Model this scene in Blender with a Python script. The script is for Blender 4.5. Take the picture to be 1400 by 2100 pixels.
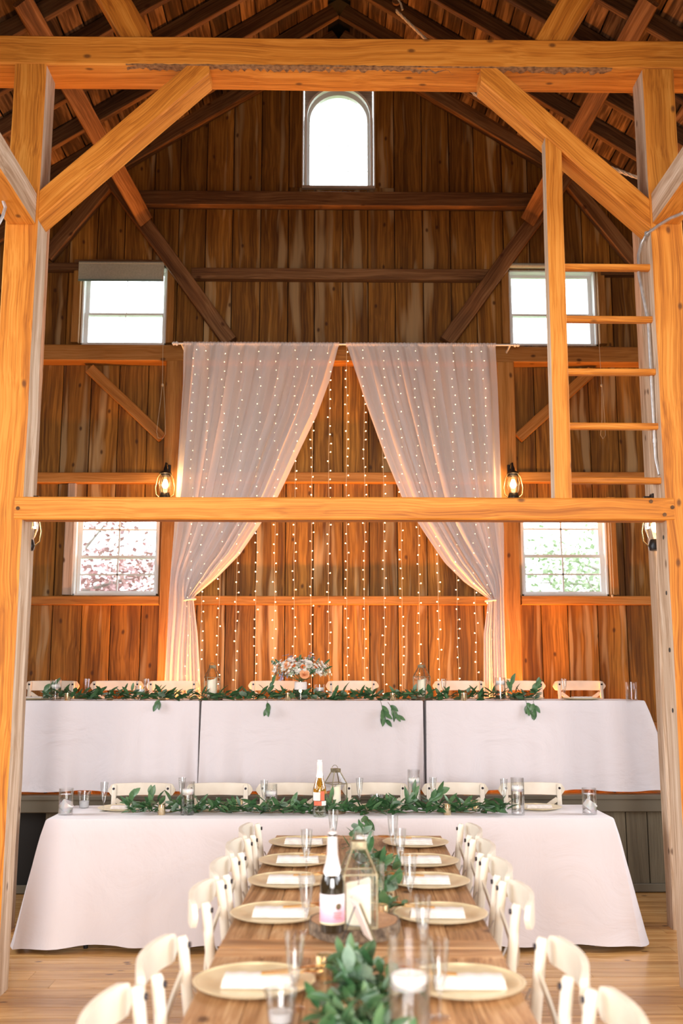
import bpy, math, random
from mathutils import Vector, Matrix
R = random.Random(11)
PI = math.pi
rad = math.radians
for o in list(bpy.data.objects):
    bpy.data.objects.remove(o, do_unlink=True)
SC = bpy.context.scene
COL = SC.collection

# ------------------------------------------------------------------ camera
FPX = 35/36*2100
TH = rad(9.42); PSI = rad(0.775)
CAM = Vector((0, 0, 1.61))
cd = bpy.data.cameras.new('camera'); cam = bpy.data.objects.new('camera', cd); COL.objects.link(cam)
cam.location = CAM; cam.rotation_euler = (PI/2+TH, 0, -PSI)
cd.sensor_fit = 'VERTICAL'; cd.sensor_height = 36; cd.sensor_width = 24; cd.lens = 35
cd.clip_start = 0.05; cd.clip_end = 300
cd.dof.use_dof = True; cd.dof.focus_distance = 7.0; cd.dof.aperture_fstop = 2.2
SC.camera = cam
# ------------------------------------------------------------------ world and exposure
SC.view_settings.view_transform = 'Standard'; SC.view_settings.look = 'None'
SC.view_settings.exposure = 0.45; SC.view_settings.gamma = 1
SC.view_settings.use_curve_mapping = False
w = bpy.data.worlds.new('sky'); SC.world = w; w.use_nodes = True
bg = w.node_tree.nodes['Background']; bg.inputs[0].default_value = (0.90, 0.95, 1.0, 1); bg.inputs[1].default_value = 5.0

def area(name, loc, rot, sx, sy, power, color, spread=180):
    l = bpy.data.lights.new(name, 'AREA'); l.shape = 'RECTANGLE'; l.size = sx; l.size_y = sy
    l.energy = power; l.color = color; l.spread = rad(spread)
    o = bpy.data.objects.new(name, l); COL.objects.link(o); o.location = loc; o.rotation_euler = rot
    return o
# added unseen area light for daylight from behind; the rear wall has no doors
area('door_daylight', (0, -4.3, 2.0), (rad(76), 0, 0), 5.0, 2.6, 165, (1.0, 0.97, 0.96), 78)
# added unseen area lights for side daylight; the side walls are solid
for sx in (-1, 1):
    for yy in (-1.0, 2.2, 6.2):
        area('window_daylight', (sx*4.45, yy, 2.4), (0, sx*rad(76), 0), 1.5, 1.8, 46, (0.90, 0.95, 1.0), 110)
# added high area lights that cool the inner post faces; no windows there
for sx in (-1, 1):
    area('high_window_daylight', (sx*4.45, 4.2, 3.9), (0, sx*rad(86), 0), 1.6, 1.6, 32, (0.86, 0.93, 1.0), 85)
# added warm point lights above and around the camera; no lamp fixtures built
for x, y, z in ((-1.7, 1.6, 2.6), (1.8, 1.6, 2.6), (0, -.6, 3.0)):
    l = bpy.data.lights.new('pendant_glow', 'POINT'); l.energy = 62; l.color = (1.0, 0.64, 0.32); l.shadow_soft_size = 0.15
    o = bpy.data.objects.new('pendant_glow', l); COL.objects.link(o); o.location = (x, y, z)

# ------------------------------------------------------------------ pixel -> world on a known plane
RT = Vector((math.cos(PSI), -math.sin(PSI), 0))
FW = Vector((math.sin(PSI)*math.cos(TH), math.cos(PSI)*math.cos(TH), math.sin(TH)))
UP = RT.cross(FW)
def ray(px, py):
    return FW + RT*((px-700)/FPX) + UP*((1050-py)/FPX)
def PY(px, py, Y):
    d = ray(px, py); return CAM + d*(Y/d.y)
def PZ(px, py, Z):
    d = ray(px, py); return CAM + d*((Z-CAM.z)/d.z)

# ------------------------------------------------------------------ materials
def new_mat(name):
    m = bpy.data.materials.new(name); m.use_nodes = True
    return m, m.node_tree, m.node_tree.nodes['Principled BSDF']
def plain(name, col, rough=0.5, metal=0.0, **kw):
    m, nt, b = new_mat(name)
    b.inputs['Base Color'].default_value = (*col, 1); b.inputs['Roughness'].default_value = rough
    b.inputs['Metallic'].default_value = metal
    for k, v in kw.items(): b.inputs[k.replace('_', ' ')].default_value = v
    return m
def noisy(name, c1, c2, scale=12, rough=0.6, metal=0.0, bump=0.0, dist=0.002):
    m, nt, b = new_mat(name); N = nt.nodes; L = nt.links
    tc = N.new('ShaderNodeTexCoord'); n = N.new('ShaderNodeTexNoise'); n.inputs['Scale'].default_value = scale; n.inputs['Detail'].default_value = 5
    r = N.new('ShaderNodeValToRGB'); r.color_ramp.elements[0].position = .3; r.color_ramp.elements[1].position = .7
    r.color_ramp.elements[0].color = (*c1, 1); r.color_ramp.elements[1].color = (*c2, 1)
    L.new(tc.outputs['Object'], n.inputs['Vector']); L.new(n.outputs['Fac'], r.inputs[0]); L.new(r.outputs[0], b.inputs['Base Color'])
    b.inputs['Roughness'].default_value = rough; b.inputs['Metallic'].default_value = metal
    if bump:
        bp = N.new('ShaderNodeBump'); bp.inputs['Strength'].default_value = bump; bp.inputs['Distance'].default_value = dist
        L.new(n.outputs['Fac'], bp.inputs['Height']); L.new(bp.outputs[0], b.inputs['Normal'])
    return m
def wood(name, dark, mid, light, grain=(0.5, 14, 14), rough=0.6, knots=0.55, streak=None, var=0.25, bump=0.35, spec=0.3, knotcol=(0.06, 0.02, 0.006), kscale=2.2):
    """grain runs along the local X axis of the piece"""
    m, nt, b = new_mat(name); N = nt.nodes; L = nt.links
    def node(t): return N.new(t)
    tc = node('ShaderNodeTexCoord'); oi = node('ShaderNodeObjectInfo')
    mul = node('ShaderNodeVectorMath'); mul.operation = 'SCALE'; mul.inputs[0].default_value = (37.0, 23.0, 51.0); L.new(oi.outputs['Random'], mul.inputs['Scale'])
    add = node('ShaderNodeVectorMath'); add.operation = 'ADD'; L.new(tc.outputs['Object'], add.inputs[0]); L.new(mul.outputs[0], add.inputs[1])
    # gentle warp so that grain wanders
    wn = node('ShaderNodeTexNoise'); wn.inputs['Scale'].default_value = 1.3; wn.inputs['Detail'].default_value = 2; L.new(add.outputs[0], wn.inputs['Vector'])
    ws = node('ShaderNodeVectorMath'); ws.operation = 'SCALE'; ws.inputs['Scale'].default_value = 0.09; L.new(wn.outputs['Color'], ws.inputs[0])
    ad2 = node('ShaderNodeVectorMath'); ad2.operation = 'ADD'; L.new(add.outputs[0], ad2.inputs[0]); L.new(ws.outputs[0], ad2.inputs[1])
    mp = node('ShaderNodeMapping'); mp.inputs['Scale'].default_value = grain; L.new(ad2.outputs[0], mp.inputs['Vector'])
    n1 = node('ShaderNodeTexNoise'); n1.inputs['Scale'].default_value = 1.0; n1.inputs['Detail'].default_value = 3; n1.inputs['Roughness'].default_value = .5; L.new(mp.outputs[0], n1.inputs['Vector'])
    mp2 = node('ShaderNodeMapping'); mp2.inputs['Scale'].default_value = tuple(g*(6 if i else 3) for i, g in enumerate(grain)); L.new(ad2.outputs[0], mp2.inputs['Vector'])
    n2 = node('ShaderNodeTexNoise'); n2.inputs['Scale'].default_value = 1.0; n2.inputs['Detail'].default_value = 4; L.new(mp2.outputs[0], n2.inputs['Vector'])
    mx = node('ShaderNodeMix'); mx.data_type = 'FLOAT'; mx.inputs[0].default_value = .5; L.new(n1.outputs['Fac'], mx.inputs[2]); L.new(n2.outputs['Fac'], mx.inputs[3])
    cr = node('ShaderNodeValToRGB'); e = cr.color_ramp.elements
    e[0].position = .37; e[0].color = (*dark, 1); e[1].position = .63; e[1].color = (*light, 1)
    q = e.new(.5); q.color = (*mid, 1)
    L.new(mx.outputs[0], cr.inputs[0]); out = cr.outputs[0]
    if streak:
        sc, amt, lo = streak
        mp3 = node('ShaderNodeMapping'); mp3.inputs['Scale'].default_value = (0.55, 8, 8); L.new(ad2.outputs[0], mp3.inputs['Vector'])
        n3 = node('ShaderNodeTexNoise'); n3.inputs['Scale'].default_value = 1; n3.inputs['Detail'].default_value = 2; n3.inputs['Distortion'].default_value = .4; L.new(mp3.outputs[0], n3.inputs['Vector'])
        mr = node('ShaderNodeMapRange'); mr.inputs[1].default_value = lo; mr.inputs[2].default_value = lo+.1; mr.inputs[4].default_value = amt; L.new(n3.outputs['Fac'], mr.inputs[0])
        mm = node('ShaderNodeMix'); mm.data_type = 'RGBA'; mm.inputs[7].default_value = (*sc, 1); L.new(mr.outputs[0], mm.inputs[0]); L.new(out, mm.inputs[6]); out = mm.outputs[2]
    if knots > 0:
        sx_ = node('ShaderNodeSeparateXYZ'); L.new(ad2.outputs[0], sx_.inputs[0])
        yz = node('ShaderNodeMath'); yz.operation = 'ADD'; L.new(sx_.outputs[1], yz.inputs[0]); L.new(sx_.outputs[2], yz.inputs[1])
        cb = node('ShaderNodeCombineXYZ'); L.new(sx_.outputs[0], cb.inputs[0]); L.new(yz.outputs[0], cb.inputs[1])
        mk = node('ShaderNodeMapping'); mk.inputs['Scale'].default_value = (kscale, kscale*1.7, 1); L.new(cb.outputs[0], mk.inputs['Vector'])
        vo = node('ShaderNodeTexVoronoi'); vo.voronoi_dimensions = '2D'; vo.inputs['Scale'].default_value = 1; L.new(mk.outputs[0], vo.inputs['Vector'])
        sp = node('ShaderNodeSeparateColor'); L.new(vo.outputs['Color'], sp.inputs[0])
        m1 = node('ShaderNodeMapRange'); m1.inputs[1].default_value = .03; m1.inputs[2].default_value = .075; m1.inputs[3].default_value = 1; m1.inputs[4].default_value = 0; L.new(vo.outputs['Distance'], m1.inputs[0])
        gt = node('ShaderNodeMath'); gt.operation = 'GREATER_THAN'; gt.inputs[1].default_value = 1-knots; L.new(sp.outputs[0], gt.inputs[0])
        mu = node('ShaderNodeMath'); mu.operation = 'MULTIPLY'; L.new(m1.outputs[0], mu.inputs[0]); L.new(gt.outputs[0], mu.inputs[1])
        mu2 = node('ShaderNodeMath'); mu2.operation = 'MULTIPLY'; mu2.inputs[1].default_value = .85; L.new(mu.outputs[0], mu2.inputs[0])
        mm = node('ShaderNodeMix'); mm.data_type = 'RGBA'; mm.inputs[7].default_value = (*knotcol, 1); L.new(mu2.outputs[0], mm.inputs[0]); L.new(out, mm.inputs[6]); out = mm.outputs[2]
    # piece-to-piece variation
    hs = node('ShaderNodeHueSaturation'); mr = node('ShaderNodeMapRange'); mr.inputs[3].default_value = 1-var; mr.inputs[4].default_value = 1+var
    L.new(oi.outputs['Random'], mr.inputs[0]); L.new(mr.outputs[0], hs.inputs['Value']); L.new(out, hs.inputs['Color'])
    L.new(hs.outputs[0], b.inputs['Base Color']); b.inputs['Roughness'].default_value = rough
    b.inputs['Specular IOR Level'].default_value = spec
    if bump:
        bp = node('ShaderNodeBump'); bp.inputs['Strength'].default_value = bump; bp.inputs['Distance'].default_value = .003
        L.new(n2.outputs['Fac'], bp.inputs['Height']); L.new(bp.outputs[0], b.inputs['Normal'])
    return m
def thin_glass(name, tint=(1, 1, 1), refl=0.12, edge=0.75, rough=0.02):
    m = bpy.data.materials.new(name); m.use_nodes = True; nt = m.node_tree; N = nt.nodes; L = nt.links; N.clear()
    out = N.new('ShaderNodeOutputMaterial'); t = N.new('ShaderNodeBsdfTransparent'); t.inputs[0].default_value = (*tint, 1)
    g = N.new('ShaderNodeBsdfGlossy'); g.inputs['Roughness'].default_value = rough
    lw = N.new('ShaderNodeLayerWeight'); lw.inputs[0].default_value = .35
    mr = N.new('ShaderNodeMapRange'); mr.inputs[3].default_value = refl*.35; mr.inputs[4].default_value = edge; L.new(lw.outputs['Facing'], mr.inputs[0])
    mx = N.new('ShaderNodeMixShader'); L.new(mr.outputs[0], mx.inputs[0]); L.new(t.outputs[0], mx.inputs[1]); L.new(g.outputs[0], mx.inputs[2]); L.new(mx.outputs[0], out.inputs[0])
    return m
def emit(name, col, s):
    m, nt, b = new_mat(name); b.inputs['Base Color'].default_value = (*col, 1)
    b.inputs['Emission Color'].default_value = (*col, 1); b.inputs['Emission Strength'].default_value = s
    return m

M = {}
M['timber'] = wood('orange timber', (.36, .110, .012), (.60, .212, .024), (.74, .31, .052), grain=(.4, 22, 22), rough=.55, knots=.42, var=.06, knotcol=(.13, .045, .012), kscale=2.6)
M['timber_pale'] = wood('weathered pale timber face', (.34, .21, .12), (.52, .37, .25), (.68, .54, .41), grain=(.6, 16, 16), rough=.7, knots=.3, var=.05, knotcol=(.12, .06, .03), kscale=2.6)  # weathered tone plus the cool daylight on centre-facing sides, put into the colour
M['timber_dark'] = wood('old brown timber', (.09, .040, .015), (.17, .080, .030), (.27, .145, .062), grain=(.6, 12, 12), rough=.7, knots=.35, var=.2)
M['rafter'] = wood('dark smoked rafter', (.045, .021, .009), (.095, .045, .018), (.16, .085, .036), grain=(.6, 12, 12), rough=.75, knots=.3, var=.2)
M['wallboard'] = wood('weathered wall board', (.115, .042, .006), (.24, .100, .013), (.42, .19, .030), grain=(.45, 10, 10), rough=.62, knots=.45, streak=((.52, .36, .18), .75, .565), var=.3, kscale=2.4)
M['railwood'] = wood('nailer rail wood', (.26, .105, .022), (.38, .17, .036), (.48, .24, .07), rough=.6, knots=.3, var=.12)
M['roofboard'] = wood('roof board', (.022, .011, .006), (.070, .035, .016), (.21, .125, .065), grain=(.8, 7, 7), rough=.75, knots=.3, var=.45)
M['floorboard'] = wood('pine floor plank', (.36, .165, .045), (.52, .27, .088), (.64, .38, .15), grain=(.5, 16, 16), rough=.24, knots=.55, var=.12, bump=.08, spec=.5, knotcol=(.10, .03, .01), kscale=2.6)
M['tablewood'] = wood('farm table plank', (.20, .095, .038), (.40, .21, .092), (.58, .37, .20), grain=(1.0, 26, 26), rough=.38, knots=.2, var=.18, bump=.15)
M['olive'] = wood('olive painted board', (.085, .068, .044), (.110, .090, .058), (.135, .112, .074), grain=(.8, 25, 25), rough=.7, knots=.3, var=.1, bump=.9, knotcol=(.02, .014, .008))
M['olive_trim'] = plain('olive painted trim', (.115, .095, .062), .6)
M['cream'] = noisy('cream painted wood', (.70, .63, .52), (.78, .72, .61), 9, .45)
M['endgrain'] = noisy('sawn end grain', (.50, .26, .12), (.62, .36, .19), 60, .6)
M['rattan'] = noisy('woven seat', (.45, .32, .18), (.62, .48, .30), 90, .7, bump=.6)
M['bolt'] = plain('black bolt', (.02, .015, .02), .4, .6)
M['steel'] = noisy('galvanised conduit', (.45, .45, .46), (.62, .62, .62), 30, .35, .7)
M['gold'] = plain('polished gold', (.95, .60, .22), .18, 1.0)
M['mercury'] = noisy('mottled gold glass', (.80, .62, .34), (.98, .86, .62), 70, .18, .9, bump=.3)
M['charger'] = noisy('brushed gold charger', (.70, .60, .38), (.84, .75, .52), 14, .34, .4)
M['napkin'] = noisy('white linen napkin', (.74, .69, .66), (.82, .77, .74), 80, .85, bump=.15)
M['whitepaint'] = plain('white window paint', (.85, .86, .86), .4)
M['greytrim'] = wood('grey jamb board', (.32, .25, .20), (.44, .36, .30), (.54, .46, .40), rough=.7, knots=.1, var=.05)
M['wax'] = plain('ivory wax', (.90, .84, .68), .45, 0, Subsurface_Weight=.3, Subsurface_Scale=.02)
M['waxwhite'] = plain('white wax', (.92, .90, .88), .45, 0, Subsurface_Weight=.3, Subsurface_Scale=.02)
M['wick'] = plain('burnt wick', (.03, .025, .02), .9)
M['brass'] = noisy('aged brass', (.16, .13, .08), (.34, .29, .18), 50, .4, .8)
M['glass'] = thin_glass('clear glass', (.985, .99, .99), .12, .62)
M['plastic'] = thin_glass('clear plastic', (.97, .98, .98), .16, .55, .08)
M['pane'] = thin_glass('window glass', (.97, .98, .98), .08, .5)
def water():
    m, nt, b = new_mat('water'); b.inputs['Base Color'].default_value = (.97, .98, .98, 1); b.inputs['Roughness'].default_value = .02
    b.inputs['IOR'].default_value = 1.2; b.inputs['Transmission Weight'].default_value = 1.0
    return m
M['water'] = water()
def ice():
    m, nt, b = new_mat('ice water'); b.inputs['Base Color'].default_value = (.88, .88, .90, 1); b.inputs['Roughness'].default_value = .3; b.inputs['Transmission Weight'].default_value = .5
    return m
M['icy'] = ice()
M['bark'] = noisy('bark', (.045, .028, .018), (.24, .17, .11), 45, .9, bump=1.0, dist=.01)
M['wane'] = noisy('wane edge', (.12, .05, .02), (.42, .22, .09), 40, .85, bump=.8, dist=.006)
M['slice'] = noisy('slice heartwood', (.34, .17, .085), (.52, .30, .17), 22, .6)
M['rope'] = noisy('rope', (.45, .38, .30), (.66, .60, .52), 120, .9)
M['cord'] = plain('blind cord', (.62, .52, .36), .8)
M['black'] = plain('black iron', (.018, .017, .018), .35, .5)
M['blind'] = noisy('woven grey blind', (.36, .40, .34), (.46, .50, .43), 60, .85)
M['blindbar'] = plain('blind hem bar', (.16, .27, .26), .6)
M['leafdark'] = noisy('dark green leaf', (.025, .085, .030), (.06, .15, .055), 30, .42)
M['leafmid'] = noisy('green leaf', (.045, .12, .045), (.10, .20, .085), 30, .45)
M['leafgrey'] = noisy('silvery eucalyptus leaf', (.13, .22, .15), (.24, .34, .25), 30, .55)
M['stem'] = plain('twig', (.12, .08, .03), .7)
M['dim_wall'] = wood('hall wall board', (.10, .045, .016), (.17, .080, .030), (.24, .12, .05), rough=.7, knots=0, var=0)
M['gapdark'] = plain('tar paper', (.012, .010, .008), .9)
M['grass'] = noisy('lawn', (.10, .18, .05), (.20, .30, .10), 3, .9)
M['redleaf'] = noisy('red maple leaf', (.26, .15, .15), (.50, .28, .26), 8, .6)
M['greenleaf'] = noisy('green tree leaf', (.22, .28, .16), (.46, .54, .36), 8, .6)
M['trunk'] = noisy('tree bark', (.22, .19, .16), (.36, .32, .28), 12, .9)
M['foil'] = plain('white foil', (.86, .78, .74), .32, .35)
M['darkglass'] = plain('dark green bottle glass', (.022, .016, .008), .06, 0, Specular_IOR_Level=.8)
M['lamp'] = emit('warm filament', (1.0, .68, .32), 14)
M['fairy'] = emit('fairy bulb', (1.0, .76, .40), 14)
M['amber'] = emit('amber diffuser', (1.0, .28, .04), 3)

def cloth_mat():
    m, nt, b = new_mat('white table linen'); N = nt.nodes; L = nt.links
    b.inputs['Base Color'].default_value = (.66, .615, .635, 1); b.inputs['Roughness'].default_value = .75
    b.inputs['Sheen Weight'].default_value = .25; b.inputs['Specular IOR Level'].default_value = .25
    tc = N.new('ShaderNodeTexCoord'); n = N.new('ShaderNodeTexNoise'); n.inputs['Scale'].default_value = 2.4; n.inputs['Detail'].default_value = 5; n.inputs['Distortion'].default_value = 1.8
    L.new(tc.outputs['Object'], n.inputs['Vector']); bp = N.new('ShaderNodeBump'); bp.inputs['Strength'].default_value = .5; bp.inputs['Distance'].default_value = .035
    L.new(n.outputs['Fac'], bp.inputs['Height']); L.new(bp.outputs[0], b.inputs['Normal'])
    return m
M['cloth'] = cloth_mat()
def curtain_mat():
    m = bpy.data.materials.new('sheer white voile'); m.use_nodes = True; nt = m.node_tree; N = nt.nodes; L = nt.links; N.clear()
    out = N.new('ShaderNodeOutputMaterial'); t = N.new('ShaderNodeBsdfTransparent')
    d = N.new('ShaderNodeBsdfDiffuse'); d.inputs[0].default_value = (.88, .86, .88, 1)
    tl = N.new('ShaderNodeBsdfTranslucent'); tl.inputs[0].default_value = (.80, .78, .80, 1)
    m1 = N.new('ShaderNodeMixShader'); m1.inputs[0].default_value = .22; L.new(d.outputs[0], m1.inputs[1]); L.new(tl.outputs[0], m1.inputs[2])
    lw = N.new('ShaderNodeLayerWeight'); lw.inputs[0].default_value = .5
    mr = N.new('ShaderNodeMapRange'); mr.inputs[3].default_value = .77; mr.inputs[4].default_value = 1.0; L.new(lw.outputs['Facing'], mr.inputs[0])
    m2 = N.new('ShaderNodeMixShader'); L.new(mr.outputs[0], m2.inputs[0]); L.new(t.outputs[0], m2.inputs[1]); L.new(m1.outputs[0], m2.inputs[2]); L.new(m2.outputs[0], out.inputs[0])
    return m
M['voile'] = curtain_mat()
def label_mat():
    # printed paper label: white above fading to pink, on z (object coords)
    m, nt, b = new_mat('pink bottle label'); N = nt.nodes; L = nt.links
    tc = N.new('ShaderNodeTexCoord'); s = N.new('ShaderNodeSeparateXYZ'); L.new(tc.outputs['Object'], s.inputs[0])
    mr = N.new('ShaderNodeMapRange'); mr.inputs[1].default_value = .03; mr.inputs[2].default_value = .115; L.new(s.outputs[2], mr.inputs[0])
    r = N.new('ShaderNodeValToRGB'); e = r.color_ramp.elements; e[0].color = (.75, .66, .42, 1); e[0].position = .04; e[1].color = (.82, .76, .80, 1); e[1].position = .8
    q = e.new(.08); q.color = (.80, .30, .42, 1); q = e.new(.4); q.color = (.80, .45, .56, 1)
    L.new(mr.outputs[0], r.inputs[0]); L.new(r.outputs[0], b.inputs['Base Color']); b.inputs['Roughness'].default_value = .45
    return m
M['label_pink'] = label_mat()
M['label_white'] = plain('white paper label', (.82, .74, .68), .5)
M['label_red'] = plain('red print', (.60, .14, .07), .5)
M['ink'] = plain('dark print', (.05, .03, .04), .5)
M['cider'] = plain('amber drink', (.95, .50, .07), .04, 0, Transmission_Weight=.75, IOR=1.2)
M['clearbottle'] = thin_glass('pale green bottle glass', (.90, .94, .86), .14, .7)

# ------------------------------------------------------------------ mesh builder
class MB:
    def __init__(s): s.v = []; s.f = []
    def add(s, vs, fs, mx=None):
        o = len(s.v)
        s.v += [tuple(mx @ Vector(p)) if mx else tuple(p) for p in vs]
        s.f += [tuple(i+o for i in f) for f in fs]; return s
    def box(s, c, d, mx=None):
        x, y, z = c; a, b, e = d[0]/2, d[1]/2, d[2]/2
        vs = [(x+i*a, y+j*b, z+k*e) for i in (-1, 1) for j in (-1, 1) for k in (-1, 1)]
        return s.add(vs, [(0, 1, 3, 2), (4, 6, 7, 5), (0, 4, 5, 1), (2, 3, 7, 6), (0, 2, 6, 4), (1, 5, 7, 3)], mx)
    def bar(s, A, B, w, h, up=(0, 0, 1)):
        A = Vector(A); B = Vector(B); d = B-A; mx = frame(A, B, up)
        return s.box((d.length/2, 0, 0), (d.length, w, h), mx)
    def tube(s, pts, r, n=8, caps=True, closed=False):
        pts = [Vector(p) for p in pts]; rs = r if isinstance(r, (list, tuple)) else [r]*len(pts)
        vs = []; nrm = None; k = len(pts)
        for i, p in enumerate(pts):
            if closed: t = (pts[(i+1) % k]-pts[i-1]).normalized()
            else: t = (pts[min(i+1, k-1)]-pts[max(i-1, 0)]).normalized()
            if nrm is None:
                nrm = t.cross(Vector((0, 0, 1)) if abs(t.z) < .9 else Vector((1, 0, 0))).normalized()
            else:
                nrm = (nrm-t*nrm.dot(t)).normalized()
            bn = t.cross(nrm)
            vs += [p+(nrm*math.cos(2*PI*j/n)+bn*math.sin(2*PI*j/n))*rs[i] for j in range(n)]
        fs = [(i*n+j, i*n+(j+1) % n, ((i+1) % k)*n+(j+1) % n, ((i+1) % k)*n+j) for i in range(k if closed else k-1) for j in range(n)]
        if caps and not closed: fs += [tuple(range(n-1, -1, -1)), tuple((k-1)*n+j for j in range(n))]
        return s.add(vs, fs)
    def lathe(s, prof, n=20, c=(0, 0, 0), closed=False):
        vs = [(c[0]+r*math.cos(2*PI*j/n), c[1]+r*math.sin(2*PI*j/n), c[2]+z) for r, z in prof for j in range(n)]
        k = len(prof)
        fs = [(i*n+j, i*n+(j+1) % n, ((i+1) % k)*n+(j+1) % n, ((i+1) % k)*n+j) for i in range(k if closed else k-1) for j in range(n)]
        return s.add(vs, fs)
    def cyl(s, c, r, h, n=16):
        return s.lathe([(0.0001, 0), (r, 0), (r, h), (0.0001, h)], n, c)
    def ball(s, c, r, n=8, m=5):
        return s.lathe([(max(.0001, r*math.sin(PI*i/m)), -r*math.cos(PI*i/m)) for i in range(m+1)], n, c)
    def prism(s, poly, t, mx=None):   # poly in xz, thickness t along y
        n = len(poly)
        vs = [(x, -t/2, z) for x, z in poly]+[(x, t/2, z) for x, z in poly]
        return s.add(vs, [tuple(range(n)), tuple(range(2*n-1, n-1, -1))]+[(i, i+n, (i+1) % n+n, (i+1) % n) for i in range(n)], mx)
    def mesh(s, name):
        me = bpy.data.meshes.new(name); me.from_pydata(s.v, [], s.f); me.update(); return me
    def build(s, name, mat, parent=None, smooth=False, loc=None, mx=None):
        me = s.mesh(name); me.materials.append(mat)
        if smooth:
            me.polygons.foreach_set('use_smooth', [True]*len(me.polygons))
            try: me.set_sharp_from_angle(angle=rad(40))
            except Exception: pass
        return put(name, me, parent, loc, mx)
def put(name, me, parent=None, loc=None, mx=None):
    o = bpy.data.objects.new(name, me); COL.objects.link(o)
    if parent: o.parent = parent
    if mx is not None: o.matrix_local = mx
    if loc is not None: o.location = loc
    return o
def frame(A, B, up=(0, 0, 1)):
    A = Vector(A); B = Vector(B); x = (B-A).normalized(); u = Vector(up)
    y = u.cross(x)
    if y.length < 1e-4: y = Vector((0, 1, 0)).cross(x)
    y.normalize(); z = x.cross(y)
    m = Matrix((x, y, z)).transposed().to_4x4(); m.translation = A; return m
def thing(name, label, cat, loc=(0, 0, 0), rz=0, group=None):
    o = bpy.data.objects.new(name, None); COL.objects.link(o); o.empty_display_size = .05
    o.location = loc; o.rotation_euler = (0, 0, rz); o['label'] = label; o['category'] = cat
    if group: o['group'] = group
    return o
def tag(o, label, cat, group=None):
    o['label'] = label; o['category'] = cat
    if group: o['group'] = group
    return o
def struct(o): o['kind'] = 'structure'; return o
def stuff(o): o['kind'] = 'stuff'; return o
def root(name, kind='structure'):
    o = bpy.data.objects.new(name, None); COL.objects.link(o); o['kind'] = kind; return o
def clone(o, parent=None):
    c = o.copy(); COL.objects.link(c); c.parent = parent
    for ch in list(o.children): clone(ch, c)
    return c

def beam_mesh(L, w, h, ch=.006, seg=.3, jit=.0015, rng=R):
    """chamfered slightly uneven timber, along +X from the origin; w on Y, h on Z"""
    n = max(1, int(L/seg)); vs = []; fs = []
    a, b = w/2, h/2
    ring = [(-a+ch, -b), (a-ch, -b), (a, -b+ch), (a, b-ch), (a-ch, b), (-a+ch, b), (-a, b-ch), (-a, -b+ch)]
    for i in range(n+1):
        dy, dz, sc = rng.uniform(-jit, jit), rng.uniform(-jit, jit), 1+rng.uniform(-jit, jit)*4
        for y, z in ring: vs.append((L*i/n, y*sc+dy, z*sc+dz))
    for i in range(n):
        for j in range(8): fs.append((i*8+j, i*8+(j+1) % 8, (i+1)*8+(j+1) % 8, (i+1)*8+j))
    fs.append(tuple(range(7, -1, -1))); fs.append(tuple(n*8+j for j in range(8)))
    b_ = MB(); b_.add(vs, fs); return b_
def beam(name, A, B, w, h, mat, parent=None, up=(0, 0, 1), **kw):
    A = Vector(A); B = Vector(B)
    return beam_mesh((B-A).length, w, h, **kw).build(name, mat, parent, mx=frame(A, B, up))

# ------------------------------------------------------------------ key dimensions
YF = 5.38            # front face of the near timber frame
YW = 9.80            # inner face of the gable wall boards
ZP = 0.713           # platform top
YP = 7.89            # platform front
SW = 4.6             # half width of the hall
XC = PY(694, 100, YW).x
ZR = 8.31            # rafter underside at the ridge
SL = 0.65            # roof slope
def roofz(x): return ZR-SL*abs(x-XC)

# ================================================================== STRUCTURE: windows first (openings)
def rect(px0, py0, px1, py1):   # opening on the wall plane
    a = PY(px0, (py0+py1)/2, YW); b = PY(px1, (py0+py1)/2, YW); c = PY((px0+px1)/2, py0, YW); d = PY((px0+px1)/2, py1, YW)
    return (a.x, b.x, d.z, c.z)
W_UL = rect(168, 548, 342, 707)
W_UR = rect(1043, 555, 1222, 709)
W_LL = rect(152, 1022, 326, 1221)
W_LR = rect(1068, 1022, 1244, 1222)
W_AR = rect(620, 172, 768, 385)
OPEN = [W_UL, W_UR, W_LL, W_LR, W_AR]

# gable wall backing (with openings), built as vertical strips
wall = MB()
xs = sorted(set([-SW, SW, XC]+[v for o in OPEN for v in o[:2]]))
for a, b in zip(xs, xs[1:]):
    cuts = sorted([(o[2], o[3]) for o in OPEN if o[0] < (a+b)/2 < o[1]])
    z0 = -0.1; spans = []
    for c0, c1 in cuts: spans.append((z0, c0)); z0 = c1
    for p0, p1 in spans: wall.box(((a+b)/2, YW+.09, (p0+p1)/2), (b-a, .1, p1-p0))
    za, zb = roofz(a)+.3, roofz(b)+.3
    vs = [(x, y, z) for y in (YW+.04, YW+.14) for x, z in ((a, z0), (b, z0), (b, zb), (a, za))]
    wall.add(vs, [(0, 1, 2, 3), (7, 6, 5, 4), (0, 4, 5, 1), (1, 5, 6, 2), (2, 6, 7, 3), (3, 7, 4, 0)])
wall_back = struct(wall.build('wall_back', M['gapdark']))
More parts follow.
